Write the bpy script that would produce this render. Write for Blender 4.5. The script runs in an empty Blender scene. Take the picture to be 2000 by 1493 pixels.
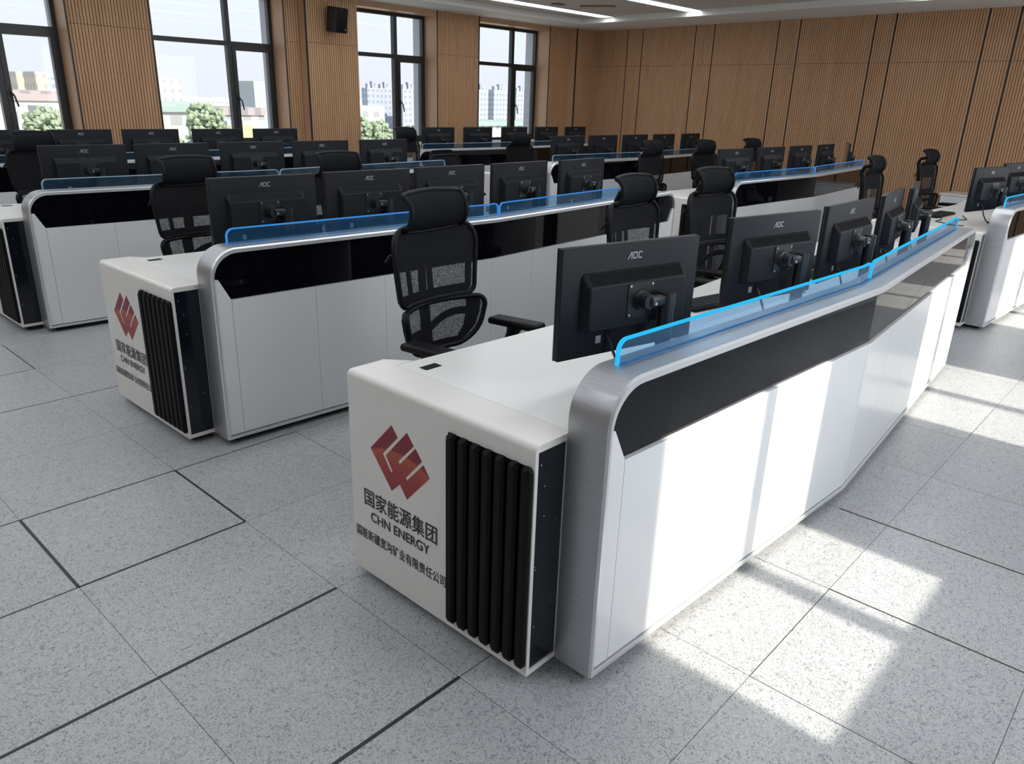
import bpy, bmesh, math, random
from mathutils import Vector, Matrix
random.seed(7)
PI = math.pi
SC = bpy.context.scene
COL = SC.collection

# ------------------------------------------------------------------ camera, world, sun, exposure
F_PX, YAW, PITCH, ROLL = 1486.4, 0.735604, 0.355467, 0.0322117
CAM = Vector((-1.2187, -5.4703, 1.5626))
fw = Vector((math.cos(PITCH)*math.cos(YAW), math.cos(PITCH)*math.sin(YAW), -math.sin(PITCH)))
rt = Vector((math.sin(YAW), -math.cos(YAW), 0))
up = rt.cross(fw)
r2 = math.cos(ROLL)*rt + math.sin(ROLL)*up
u2 = -math.sin(ROLL)*rt + math.cos(ROLL)*up
cam = bpy.data.cameras.new('camera')
cam.sensor_width = 36.0
cam.sensor_fit = 'HORIZONTAL'
cam.lens = 36.0*F_PX/2000.0
cam.clip_end = 2000
co = bpy.data.objects.new('camera', cam)
COL.objects.link(co)
m4 = Matrix.Identity(4)
for i in range(3):
    m4[i][0], m4[i][1], m4[i][2], m4[i][3] = r2[i], u2[i], -fw[i], CAM[i]
co.matrix_world = m4
SC.camera = co

SC.view_settings.view_transform = 'Standard'
SC.view_settings.look = 'None'
SC.view_settings.gamma = 1.0
SC.view_settings.use_curve_mapping = False
SC.view_settings.exposure = 0.0
try:
    SC.cycles.use_denoising = True
    SC.cycles.max_bounces = 8
    SC.cycles.transparent_max_bounces = 16
    SC.cycles.caustics_reflective = False
    SC.cycles.caustics_refractive = False
    SC.cycles.sample_clamp_indirect = 6.0
except Exception:
    pass

W = bpy.data.worlds.new('sky')
SC.world = W
W.use_nodes = True
nt = W.node_tree
nt.nodes.clear()
wo = nt.nodes.new('ShaderNodeOutputWorld')
wb = nt.nodes.new('ShaderNodeBackground')
tc = nt.nodes.new('ShaderNodeTexCoord')
sx = nt.nodes.new('ShaderNodeSeparateXYZ')
cr = nt.nodes.new('ShaderNodeValToRGB')
cr.color_ramp.elements[0].position = 0.0
cr.color_ramp.elements[0].color = (0.80, 0.83, 0.90, 1)
cr.color_ramp.elements[1].position = 0.45
cr.color_ramp.elements[1].color = (0.62, 0.78, 1.0, 1)
e = cr.color_ramp.elements.new(0.08)
e.color = (0.82, 0.88, 0.95, 1)
e = cr.color_ramp.elements.new(0.20)
e.color = (0.80, 0.94, 1.0, 1)
nt.links.new(tc.outputs['Generated'], sx.inputs[0])
nt.links.new(sx.outputs['Z'], cr.inputs[0])
nt.links.new(cr.outputs[0], wb.inputs[0])
wb.inputs[1].default_value = 1.12
nt.links.new(wb.outputs[0], wo.inputs[0])

SUN_EL = math.radians(42)
sun = bpy.data.lights.new('sun', 'SUN')
sun.energy = 7.5
sun.color = (1.0, 0.92, 0.78)
sun.angle = math.radians(1.3)
so = bpy.data.objects.new('sun', sun)
COL.objects.link(so)
so.rotation_euler = (PI/2 - SUN_EL, 0, 0)
so.location = (0, -20, 20)

# daylight entering through the four windows of the wall behind the camera
FOPEN = [(0.49, 1.57), (3.10, 4.30), (5.72, 6.92), (8.35, 9.55)]
for a_, b_ in FOPEN:
    al = bpy.data.lights.new('window_daylight', 'AREA')
    al.shape = 'RECTANGLE'; al.size = b_-a_; al.size_y = 1.5
    al.energy = 25.0; al.color = (0.92, 0.96, 1.0)
    ao = bpy.data.objects.new('window_daylight', al)
    COL.objects.link(ao)
    ao.location = ((a_+b_)/2, -6.07, 1.66)
    ao.rotation_euler = (math.radians(80), 0, 0)

LAMP_STRENGTH = 6.3
ZC, ZT = 2.90, 2.99          # soffit and tray ceiling heights
YW, YG = 4.90, 5.20          # window wall inner face, window frame plane
YF = -6.05                   # wall behind the camera

# ------------------------------------------------------------------ materials
def mat(name):
    m = bpy.data.materials.new(name)
    m.use_nodes = True
    n = m.node_tree
    b = n.nodes['Principled BSDF']
    return m, n, b

def simple(name, col, rough=0.5, metal=0.0, spec=0.5, coat=0.0):
    m, n, b = mat(name)
    b.inputs['Base Color'].default_value = (*col, 1)
    b.inputs['Roughness'].default_value = rough
    b.inputs['Metallic'].default_value = metal
    b.inputs['Specular IOR Level'].default_value = spec
    if coat:
        b.inputs['Coat Weight'].default_value = coat
        b.inputs['Coat Roughness'].default_value = 0.08
    return m

def noisy(name, c1, c2, scale, rough=0.5, metal=0.0, stretch=(1, 1, 1), bump=0.0, spec=0.5, detail=4):
    m, n, b = mat(name)
    t = n.nodes.new('ShaderNodeTexCoord')
    mp = n.nodes.new('ShaderNodeMapping')
    mp.inputs['Scale'].default_value = stretch
    nz = n.nodes.new('ShaderNodeTexNoise')
    nz.inputs['Scale'].default_value = scale
    nz.inputs['Detail'].default_value = detail
    r = n.nodes.new('ShaderNodeValToRGB')
    r.color_ramp.elements[0].color = (*c1, 1)
    r.color_ramp.elements[1].color = (*c2, 1)
    r.color_ramp.elements[0].position = 0.3
    r.color_ramp.elements[1].position = 0.7
    L = n.links.new
    L(t.outputs['Object'], mp.inputs[0]); L(mp.outputs[0], nz.inputs[0])
    L(nz.outputs[0], r.inputs[0]); L(r.outputs[0], b.inputs['Base Color'])
    b.inputs['Roughness'].default_value = rough
    b.inputs['Metallic'].default_value = metal
    b.inputs['Specular IOR Level'].default_value = spec
    if bump:
        bp = n.nodes.new('ShaderNodeBump')
        bp.inputs['Strength'].default_value = bump
        bp.inputs['Distance'].default_value = 0.002
        L(nz.outputs[0], bp.inputs['Height']); L(bp.outputs[0], b.inputs['Normal'])
    return m

def floor_mat():
    m, n, b = mat('raised_floor_tile')
    L = n.links.new
    N = n.nodes.new
    t = N('ShaderNodeTexCoord')
    s = N('ShaderNodeSeparateXYZ'); L(t.outputs['Object'], s.inputs[0])
    def math_(op, a, bb=None):
        k = N('ShaderNodeMath'); k.operation = op
        for i, v in enumerate((a, bb)):
            if v is None: continue
            if isinstance(v, (int, float)): k.inputs[i].default_value = v
            else: L(v, k.inputs[i])
        return k.outputs[0]
    gx = math_('DIVIDE', s.outputs['X'], 0.6)
    gy = math_('DIVIDE', s.outputs['Y'], 0.6)
    def line(g, o):
        rid = math_('ROUND', g)
        d = math_('MULTIPLY', math_('ABSOLUTE', math_('SUBTRACT', g, rid)), 0.6)
        cell = math_('FLOOR', o)
        cb = N('ShaderNodeCombineXYZ'); L(rid, cb.inputs[0]); L(cell, cb.inputs[1])
        wn = N('ShaderNodeTexWhiteNoise'); L(cb.outputs[0], wn.inputs['Vector'])
        big = math_('GREATER_THAN', wn.outputs['Value'], 0.62)
        wdt = math_('ADD', math_('MULTIPLY', big, 0.0006), 0.0009)
        return math_('LESS_THAN', d, wdt)
    ln = math_('MAXIMUM', line(gx, gy), line(gy, gx))
    # tile tint
    cb = N('ShaderNodeCombineXYZ')
    L(math_('FLOOR', gx), cb.inputs[0]); L(math_('FLOOR', gy), cb.inputs[1]); cb.inputs[2].default_value = 3.3
    wn = N('ShaderNodeTexWhiteNoise'); L(cb.outputs[0], wn.inputs['Vector'])
    # flecks
    mp = N('ShaderNodeMapping'); L(t.outputs['Object'], mp.inputs[0])
    nz0 = N('ShaderNodeTexNoise'); nz0.inputs['Scale'].default_value = 60; nz0.inputs['Detail'].default_value = 2
    L(t.outputs['Object'], nz0.inputs[0])
    nz = N('ShaderNodeTexNoise'); nz.inputs['Scale'].default_value = 88; nz.inputs['Detail'].default_value = 3; nz.inputs['Distortion'].default_value = 2.2
    L(mp.outputs[0], nz.inputs[0])
    r = N('ShaderNodeValToRGB')
    r.color_ramp.elements[0].position = 0.33; r.color_ramp.elements[0].color = (0.17, 0.18, 0.195, 1)
    r.color_ramp.elements[1].position = 0.52; r.color_ramp.elements[1].color = (0.43, 0.44, 0.45, 1)
    L(nz.outputs[0], r.inputs[0])
    big = N('ShaderNodeTexNoise'); big.inputs['Scale'].default_value = 2.5; big.inputs['Detail'].default_value = 3
    L(t.outputs['Object'], big.inputs[0])
    v = math_('ADD', math_('MULTIPLY', wn.outputs['Value'], 0.06), math_('ADD', math_('MULTIPLY', big.outputs[0], 0.12), 0.91))
    vm = N('ShaderNodeVectorMath'); vm.operation = 'SCALE'; L(r.outputs[0], vm.inputs[0]); L(v, vm.inputs['Scale'])
    mx = N('ShaderNodeMix'); mx.data_type = 'RGBA'
    L(ln, mx.inputs['Factor']); L(vm.outputs[0], mx.inputs[6]); mx.inputs[7].default_value = (0.03, 0.03, 0.033, 1)
    L(mx.outputs[2], b.inputs['Base Color'])
    b.inputs['Roughness'].default_value = 0.36
    b.inputs['Specular IOR Level'].default_value = 0.45
    inv = math_('SUBTRACT', 1.0, ln)
    bp = N('ShaderNodeBump'); bp.inputs['Strength'].default_value = 0.6; bp.inputs['Distance'].default_value = 0.003
    L(inv, bp.inputs['Height']); L(bp.outputs[0], b.inputs['Normal'])
    return m

def glass_mat(name, tint, gloss=0.06, rough=0.02):
    m = bpy.data.materials.new(name); m.use_nodes = True
    n = m.node_tree; n.nodes.clear(); N = n.nodes.new; L = n.links.new
    o = N('ShaderNodeOutputMaterial'); mx = N('ShaderNodeMixShader')
    tr = N('ShaderNodeBsdfTransparent'); tr.inputs[0].default_value = (*tint, 1)
    gl = N('ShaderNodeBsdfGlossy'); gl.inputs['Roughness'].default_value = rough
    fr = N('ShaderNodeFresnel'); fr.inputs[0].default_value = 1.45
    mu = N('ShaderNodeMath'); mu.operation = 'MULTIPLY'; mu.inputs[1].default_value = gloss/0.04
    mu.use_clamp = True
    ge = N('ShaderNodeNewGeometry'); ff = N('ShaderNodeMath'); ff.operation = 'SUBTRACT'; ff.inputs[0].default_value = 1.0
    L(ge.outputs['Backfacing'], ff.inputs[1])
    m3 = N('ShaderNodeMath'); m3.operation = 'MULTIPLY'
    L(fr.outputs[0], mu.inputs[0]); L(mu.outputs[0], m3.inputs[0]); L(ff.outputs[0], m3.inputs[1]); L(m3.outputs[0], mx.inputs[0])
    L(tr.outputs[0], mx.inputs[1]); L(gl.outputs[0], mx.inputs[2]); L(mx.outputs[0], o.inputs[0])
    return m

def acrylic_mat(name, tint, diff, fac):
    m = bpy.data.materials.new(name); m.use_nodes = True
    n = m.node_tree; n.nodes.clear(); N = n.nodes.new; L = n.links.new
    o = N('ShaderNodeOutputMaterial'); mx = N('ShaderNodeMixShader'); m2 = N('ShaderNodeMixShader')
    tr = N('ShaderNodeBsdfTransparent'); tr.inputs[0].default_value = (*tint, 1)
    df = N('ShaderNodeBsdfDiffuse'); df.inputs[0].default_value = (*diff, 1)
    gl = N('ShaderNodeBsdfGlossy'); gl.inputs['Roughness'].default_value = 0.04
    fr = N('ShaderNodeFresnel'); fr.inputs[0].default_value = 1.45
    m2.inputs[0].default_value = fac
    L(tr.outputs[0], m2.inputs[1]); L(df.outputs[0], m2.inputs[2])
    ge = N('ShaderNodeNewGeometry'); ff = N('ShaderNodeMath'); ff.operation = 'SUBTRACT'; ff.inputs[0].default_value = 1.0
    L(ge.outputs['Backfacing'], ff.inputs[1])
    m3 = N('ShaderNodeMath'); m3.operation = 'MULTIPLY'
    L(fr.outputs[0], m3.inputs[0]); L(ff.outputs[0], m3.inputs[1]); L(m3.outputs[0], mx.inputs[0]); L(m2.outputs[0], mx.inputs[1]); L(gl.outputs[0], mx.inputs[2]); L(mx.outputs[0], o.inputs[0])
    return m

def emit(name, col, s):
    m = bpy.data.materials.new(name); m.use_nodes = True
    n = m.node_tree; n.nodes.clear()
    o = n.nodes.new('ShaderNodeOutputMaterial'); e_ = n.nodes.new('ShaderNodeEmission')
    e_.inputs[0].default_value = (*col, 1); e_.inputs[1].default_value = s
    n.links.new(e_.outputs[0], o.inputs[0])
    return m

def mesh_fabric(name):
    m, n, b = mat(name)
    N = n.nodes.new; L = n.links.new
    b.inputs['Base Color'].default_value = (0.007, 0.0075, 0.0095, 1)
    b.inputs['Roughness'].default_value = 0.75
    b.inputs['Specular IOR Level'].default_value = 0.3
    t = N('ShaderNodeTexCoord')
    nz = N('ShaderNodeTexNoise'); nz.inputs['Scale'].default_value = 700; nz.inputs['Detail'].default_value = 1
    L(t.outputs['Object'], nz.inputs[0])
    g = N('ShaderNodeMath'); g.operation = 'GREATER_THAN'; g.inputs[1].default_value = 0.56
    L(nz.outputs[0], g.inputs[0])
    tr = N('ShaderNodeBsdfTransparent'); mx = N('ShaderNodeMixShader')
    L(g.outputs[0], mx.inputs[0]); L(b.outputs[0], mx.inputs[1]); L(tr.outputs[0], mx.inputs[2])
    L(mx.outputs[0], n.nodes['Material Output'].inputs[0])
    return m

def starry_mat():
    m, n, b = mat('star_speckled_black_glass')
    N = n.nodes.new; L = n.links.new
    t = N('ShaderNodeTexCoord')
    v = N('ShaderNodeTexVoronoi'); v.inputs['Scale'].default_value = 42
    L(t.outputs['Object'], v.inputs[0])
    c = N('ShaderNodeMath'); c.operation = 'LESS_THAN'; c.inputs[1].default_value = 0.085
    L(v.outputs['Distance'], c.inputs[0])
    sx_ = N('ShaderNodeSeparateColor'); L(v.outputs['Color'], sx_.inputs[0])
    k = N('ShaderNodeMath'); k.operation = 'GREATER_THAN'; k.inputs[1].default_value = 0.6
    L(sx_.outputs[0], k.inputs[0])
    mu = N('ShaderNodeMath'); mu.operation = 'MULTIPLY'; L(c.outputs[0], mu.inputs[0]); L(k.outputs[0], mu.inputs[1])
    mx = N('ShaderNodeMix'); mx.data_type = 'RGBA'
    mx.inputs[6].default_value = (0.006, 0.008, 0.014, 1); mx.inputs[7].default_value = (0.5, 0.6, 0.75, 1)
    L(mu.outputs[0], mx.inputs['Factor']); L(mx.outputs[2], b.inputs['Base Color'])
    b.inputs['Roughness'].default_value = 0.12
    return m

def logo_mat():
    m, n, b = mat('red_print')
    N = n.nodes.new; L = n.links.new
    t = N('ShaderNodeTexCoord')
    d = N('ShaderNodeVectorMath'); d.operation = 'DISTANCE'
    s = N('ShaderNodeSeparateXYZ'); L(t.outputs['Object'], s.inputs[0])
    cb = N('ShaderNodeCombineXYZ'); L(s.outputs['Y'], cb.inputs[1]); L(s.outputs['Z'], cb.inputs[2])
    L(cb.outputs[0], d.inputs[0]); d.inputs[1].default_value = (0, 0.672, 0.218)
    r = N('ShaderNodeValToRGB')
    el = r.color_ramp.elements
    el[0].position = 0.19; el[0].color = (0.27, 0.022, 0.035, 1)
    el[1].position = 0.327; el[1].color = (0.215, 0.016, 0.036, 1)
    a = el.new(0.325); a.color = (0.42, 0.085, 0.045, 1)
    a = el.new(0.27); a.color = (0.34, 0.045, 0.04, 1)
    L(d.outputs['Value'], r.inputs[0]); L(r.outputs[0], b.inputs['Base Color'])
    b.inputs['Roughness'].default_value = 0.4
    return m

def facade(name, wall, win, sx_=3.0, sz_=3.2, wx=0.5, wz=0.5):
    m, n, b = mat(name)
    N = n.nodes.new; L = n.links.new
    t = N('ShaderNodeTexCoord'); s = N('ShaderNodeSeparateXYZ'); L(t.outputs['Object'], s.inputs[0])
    def mm(op, a, bb):
        k = N('ShaderNodeMath'); k.operation = op
        for i, v in enumerate((a, bb)):
            if isinstance(v, (int, float)): k.inputs[i].default_value = v
            else: L(v, k.inputs[i])
        return k.outputs[0]
    xy = mm('ADD', s.outputs['X'], s.outputs['Y'])
    fx = mm('FRACT', mm('DIVIDE', mm('ADD', xy, 1000.3), sx_), 0)
    fz = mm('FRACT', mm('DIVIDE', mm('ADD', s.outputs['Z'], 1000.7), sz_), 0)
    w_ = mm('MULTIPLY', mm('LESS_THAN', fx, wx), mm('LESS_THAN', fz, wz))
    mx = N('ShaderNodeMix'); mx.data_type = 'RGBA'
    L(w_, mx.inputs['Factor']); mx.inputs[6].default_value = (*wall, 1); mx.inputs[7].default_value = (*win, 1)
    L(mx.outputs[2], b.inputs['Base Color'])
    b.inputs['Roughness'].default_value = 0.8
    return m

M = {}
M['floor'] = floor_mat()
M['wood'] = noisy('oak_slat', (0.49, 0.275, 0.145), (0.56, 0.335, 0.190), 3.0, 0.5, stretch=(3, 3, 0.35), spec=0.35)
M['wood_plain'] = noisy('oak_board', (0.50, 0.30, 0.18), (0.56, 0.345, 0.215), 2.0, 0.42, stretch=(3, 3, 0.25), spec=0.4)
M['joint'] = simple('black_joint', (0.02, 0.016, 0.014), 0.5)
M['groove'] = simple('groove_backing', (0.13, 0.07, 0.035), 0.7)
M['wallwhite'] = simple('white_wall_paint', (0.78, 0.79, 0.82), 0.7, spec=0.3)
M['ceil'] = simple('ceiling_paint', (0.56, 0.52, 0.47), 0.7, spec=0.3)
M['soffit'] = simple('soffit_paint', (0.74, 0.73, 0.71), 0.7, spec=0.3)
M['frame'] = simple('window_frame_metal', (0.018, 0.019, 0.022), 0.35)
M['glass'] = glass_mat('window_glass', (0.985, 0.99, 1.0), 0.02)
M['ext'] = simple('exterior_cladding', (0.50, 0.50, 0.54), 0.7)
M['white'] = simple('white_lacquer', (0.76, 0.765, 0.775), 0.22, spec=0.5)
M['boxwhite'] = simple('white_solid_surface', (0.76, 0.735, 0.705), 0.3, spec=0.45)
M['top'] = simple('white_worktop', (0.80, 0.79, 0.775), 0.28, spec=0.45)
M['alu'] = noisy('brushed_aluminium', (0.42, 0.43, 0.455), (0.49, 0.50, 0.525), 8, 0.38, metal=0.75, stretch=(1, 1, 40))
M['alu_edge'] = simple('aluminium_edge', (0.72, 0.73, 0.75), 0.28, metal=0.5)
M['fascia'] = simple('black_glass', (0.003, 0.003, 0.005), 0.025, spec=0.4)
M['stars'] = starry_mat()
M['slat_black'] = simple('black_slat', (0.0035, 0.0035, 0.0045), 0.5, spec=0.18)
M['plinth'] = simple('dark_plinth', (0.03, 0.03, 0.032), 0.7)
M['seam'] = simple('dark_seam', (0.08, 0.08, 0.085), 0.6)
M['logo'] = logo_mat()
M['ink'] = simple('black_lettering', (0.018, 0.017, 0.018), 0.4)
M['acr_lit'] = acrylic_mat('blue_lit_acrylic', (0.70, 0.87, 1.0), (0.12, 0.44, 0.80), 0.08)
M['acr_dim'] = acrylic_mat('blue_acrylic', (0.66, 0.80, 0.92), (0.15, 0.32, 0.50), 0.06)
M['led_cyan'] = emit('cyan_edge_light', (0.03, 0.56, 1.0), 0.95)
M['led_blue'] = emit('blue_edge_light', (0.07, 0.37, 1.0), 0.65)
M['led_base'] = emit('blue_base_light', (0.05, 0.36, 1.0), 0.35)
M['led_dim'] = simple('pale_acrylic_edge', (0.35, 0.50, 0.65), 0.2)
M['mon'] = noisy('monitor_plastic', (0.0105, 0.0120, 0.0155), (0.0140, 0.0155, 0.0195), 900, 0.5, bump=0.12, spec=0.17, detail=1)
M['mon_side'] = simple('gloss_black_bezel', (0.006, 0.006, 0.007), 0.2)
M['screen'] = simple('screen_glass', (0.004, 0.004, 0.005), 0.12)
M['arm'] = simple('black_arm_metal', (0.010, 0.011, 0.014), 0.35)
M['screw'] = simple('bright_screw', (0.75, 0.75, 0.75), 0.25, metal=0.9)
M['aoc'] = simple('grey_print', (0.34, 0.35, 0.37), 0.35)
M['plastic'] = simple('black_plastic', (0.005, 0.0055, 0.007), 0.48, spec=0.2)
M['fabric'] = noisy('black_seat_mesh', (0.005, 0.0055, 0.007), (0.011, 0.012, 0.015), 500, 0.8, detail=1, spec=0.13)
M['mesh'] = mesh_fabric('black_net_fabric')
M['cable'] = simple('cable_rubber', (0.012, 0.012, 0.013), 0.45)
M['lamp'] = emit('led_diffuser', (0.92, 0.97, 1.0), LAMP_STRENGTH)
M['lampframe'] = simple('lamp_trim', (0.6, 0.6, 0.6), 0.5)
M['vent'] = simple('vent_grille', (0.30, 0.28, 0.26), 0.6)
M['speaker'] = simple('speaker_cabinet', (0.012, 0.012, 0.014), 0.55)
M['badge'] = simple('silver_badge', (0.6, 0.6, 0.6), 0.3, metal=0.6)
M['leaf'] = noisy('tree_leaf', (0.20, 0.26, 0.17), (0.30, 0.36, 0.25), 1.6, 0.8)
M['bark'] = simple('tree_bark', (0.16, 0.11, 0.08), 0.9)
M['ground'] = noisy('city_ground', (0.42, 0.44, 0.38), (0.60, 0.60, 0.55), 0.05, 0.9)
M['b_cream'] = facade('cream_facade', (0.475, 0.422, 0.363), (0.330, 0.304, 0.290), 2.4, 3.0, 0.35, 0.5)
M['b_pink'] = facade('greyish_pink_facade', (0.363, 0.310, 0.317), (0.238, 0.224, 0.251), 2.6, 3.0, 0.5, 0.5)
M['b_haze'] = facade('haze_tinted_facade', (0.343, 0.370, 0.436), (0.238, 0.271, 0.343), 3.0, 3.0, 0.5, 0.5)  # blue-grey of distance haze put into the wall and window colours
M['b_white'] = facade('white_facade', (0.528, 0.515, 0.488), (0.277, 0.284, 0.304), 2.6, 3.0, 0.32, 0.45)
M['b_low'] = facade('low_white_facade', (0.528, 0.521, 0.502), (0.297, 0.317, 0.330), 3.2, 3.4, 0.55, 0.42)
M['b_grey'] = simple('dark_grey_facade', (0.36, 0.38, 0.40), 0.8)
M['b_yellow'] = facade('yellow_facade', (0.515, 0.416, 0.251), (0.330, 0.297, 0.231), 3.0, 3.2, 0.3, 0.4)
M['b_red'] = facade('red_white_facade', (0.475, 0.436, 0.409), (0.330, 0.132, 0.112), 6.0, 1.6, 0.9, 0.5)
M['roof_teal'] = simple('teal_roof', (0.277, 0.370, 0.350), 0.7)
M['roof_grey'] = simple('pale_roof', (0.409, 0.409, 0.409), 0.8)

# ------------------------------------------------------------------ helpers
def empty(name, loc=(0, 0, 0), rz=0.0):
    o = bpy.data.objects.new(name, None)
    COL.objects.link(o)
    o.empty_display_size = 0.1
    o.location = loc
    o.rotation_euler = (0, 0, rz)
    return o

def tag(o, label=None, cat=None, group=None, kind=None):
    if label: o['label'] = label
    if cat: o['category'] = cat
    if group: o['group'] = group
    if kind: o['kind'] = kind
    return o

def link_mesh(name, me, parent=None):
    o = bpy.data.objects.new(name, me)
    COL.objects.link(o)
    if parent: o.parent = parent
    return o

class MB:
    def __init__(s):
        s.v = []; s.f = []; s.m = []
    def add(s, vs, fs, mi=0):
        k = len(s.v)
        s.v += [tuple(p) for p in vs]
        for f in fs:
            s.f.append(tuple(i + k for i in f)); s.m.append(mi)
    def box(s, lo, hi, mi=0, T=None, bev=0.0):
        x0, y0, z0 = lo; x1, y1, z1 = hi
        if bev > 0:
            s.rbox(lo, hi, bev, mi, T); return
        vs = [(x0,y0,z0),(x1,y0,z0),(x1,y1,z0),(x0,y1,z0),(x0,y0,z1),(x1,y0,z1),(x1,y1,z1),(x0,y1,z1)]
        if T: vs = [T(Vector(p)) for p in vs]
        s.add(vs, [(0,3,2,1),(4,5,6,7),(0,1,5,4),(1,2,6,5),(2,3,7,6),(3,0,4,7)], mi)
    def rbox(s, lo, hi, r, mi=0, T=None, seg=3):
        bm = bmesh.new()
        bmesh.ops.create_cube(bm, size=1.0)
        for v in bm.verts:
            v.co = Vector(((lo[i]+hi[i])/2 + v.co[i]*(hi[i]-lo[i]) for i in range(3)))
        bmesh.ops.bevel(bm, geom=list(bm.edges)+list(bm.verts), offset=r, segments=seg, profile=0.5, affect='EDGES')
        bm.verts.index_update()
        vs = [T(v.co) if T else v.co.copy() for v in bm.verts]
        s.add(vs, [tuple(v.index for v in f.verts) for f in bm.faces], mi)
        bm.free()
    def cyl(s, a, b, r, r1=None, n=16, mi=0):
        a, b = Vector(a), Vector(b)
        r1 = r if r1 is None else r1
        d = (b-a).normalized()
        x = d.orthogonal().normalized(); y = d.cross(x)
        vs = []
        for c, rr in ((a, r), (b, r1)):
            for i in range(n):
                t = 2*PI*i/n
                vs.append(c + x*rr*math.cos(t) + y*rr*math.sin(t))
        fs = [(i, (i+1) % n, n+(i+1) % n, n+i) for i in range(n)]
        fs += [tuple(range(n-1, -1, -1)), tuple(range(n, 2*n))]
        s.add(vs, fs, mi)
    def tube(s, pts, r, n=8, mi=0, closed=False):
        pts = [Vector(p) for p in pts]
        rs = r if isinstance(r, (list, tuple)) else [r]*len(pts)
        vs = []; N = len(pts); prev = None
        for i, p in enumerate(pts):
            if closed: d = pts[(i+1) % N] - pts[i-1]
            else: d = pts[min(i+1, N-1)] - pts[max(i-1, 0)]
            d.normalize()
            x = prev - d*prev.dot(d) if prev else d.orthogonal()
            if x.length < 1e-6: x = d.orthogonal()
            x.normalize(); prev = x
            y = d.cross(x)
            for k in range(n):
                t = 2*PI*k/n
                vs.append(p + x*rs[i]*math.cos(t) + y*rs[i]*math.sin(t))
        fs = []
        for i in range(N if closed else N-1):
            j = (i+1) % N
            for k in range(n):
                fs.append((i*n+k, i*n+(k+1) % n, j*n+(k+1) % n, j*n+k))
        if not closed:
            fs += [tuple(range(n-1, -1, -1)), tuple(range((N-1)*n, N*n))]
        s.add(vs, fs, mi)
    def prism(s, poly, fn, t, mi=0):
        """poly: 2-D outline, fn(u, v, w) -> 3-D; extruded from w=0 to w=t"""
        n = len(poly)
        vs = [fn(u, v, 0) for u, v in poly] + [fn(u, v, t) for u, v in poly]
        fs = [tuple(range(n)), tuple(range(2*n-1, n-1, -1))]
        fs += [(i, n+i, n+(i+1) % n, (i+1) % n) for i in range(n)]
        s.add(vs, fs, mi)
    def grid(s, fn, nu, nv, thick=0.0, mi=0, closeu=False):
        P = [[Vector(fn(i/nu, j/nv)) for j in range(nv+1)] for i in range(nu+1)]
        flat = [p for row in P for p in row]
        w = nv+1
        fs = [(i*w+j, (i+1)*w+j, (i+1)*w+j+1, i*w+j+1) for i in range(nu) for j in range(nv)]
        if thick == 0:
            s.add(flat, fs, mi); return
        nm = []
        for i in range(nu+1):
            for j in range(nv+1):
                a = P[min(i+1, nu)][j]-P[max(i-1, 0)][j]; b = P[i][min(j+1, nv)]-P[i][max(j-1, 0)]
                c = a.cross(b)
                nm.append(c.normalized() if c.length > 1e-9 else Vector((0, 0, 1)))
        k = len(flat)
        vs = flat + [p - q*thick for p, q in zip(flat, nm)]
        fs2 = fs + [tuple(reversed([q+k for q in f])) for f in fs]
        rim = [i*w for i in range(nu+1)] + [nu*w+j for j in range(1, nv+1)] + [i*w+nv for i in range(nu-1, -1, -1)] + [j for j in range(nv-1, 0, -1)]
        for a, b in zip(rim, rim[1:]+rim[:1]):
            fs2.append((b, a, a+k, b+k))
        s.add(vs, fs2, mi)
    def mesh(s, name, mats, smooth=False, angle=35):
        me = bpy.data.meshes.new(name)
        me.from_pydata([tuple(p) for p in s.v], [], s.f)
        if not isinstance(mats, (list, tuple)): mats = [mats]
        for m in mats: me.materials.append(m)
        for p, mi in zip(me.polygons, s.m): p.material_index = mi
        bm = bmesh.new(); bm.from_mesh(me)
        bmesh.ops.recalc_face_normals(bm, faces=bm.faces)
        bm.to_mesh(me); bm.free()
        if smooth:
            for p in me.polygons: p.use_smooth = True
            try: me.set_sharp_from_angle(angle=math.radians(angle))
            except Exception: pass
        me.update()
        return me
    def build(s, name, mats, parent=None, smooth=False, angle=35):
        return link_mesh(name, s.mesh(name, mats, smooth, angle), parent)

def copy_tree(o, parent=None):
    c = o.copy()
    COL.objects.link(c)
    if parent is not None: c.parent = parent
    for ch in list(o.children):
        copy_tree(ch, c)
    return c

def text_mesh(txt, size, bold=0.0):
    cu = bpy.data.curves.new('lettering', 'FONT')
    cu.body = txt; cu.size = size; cu.extrude = 0.0; cu.offset = bold
    cu.align_x = 'LEFT'; cu.offset = 0.0
    o = bpy.data.objects.new('lettering_tmp', cu)
    COL.objects.link(o)
    dg = bpy.context.evaluated_depsgraph_get()
    dg.update()
    me = bpy.data.meshes.new_from_object(o.evaluated_get(dg))
    bpy.data.objects.remove(o)
    return me

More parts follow.
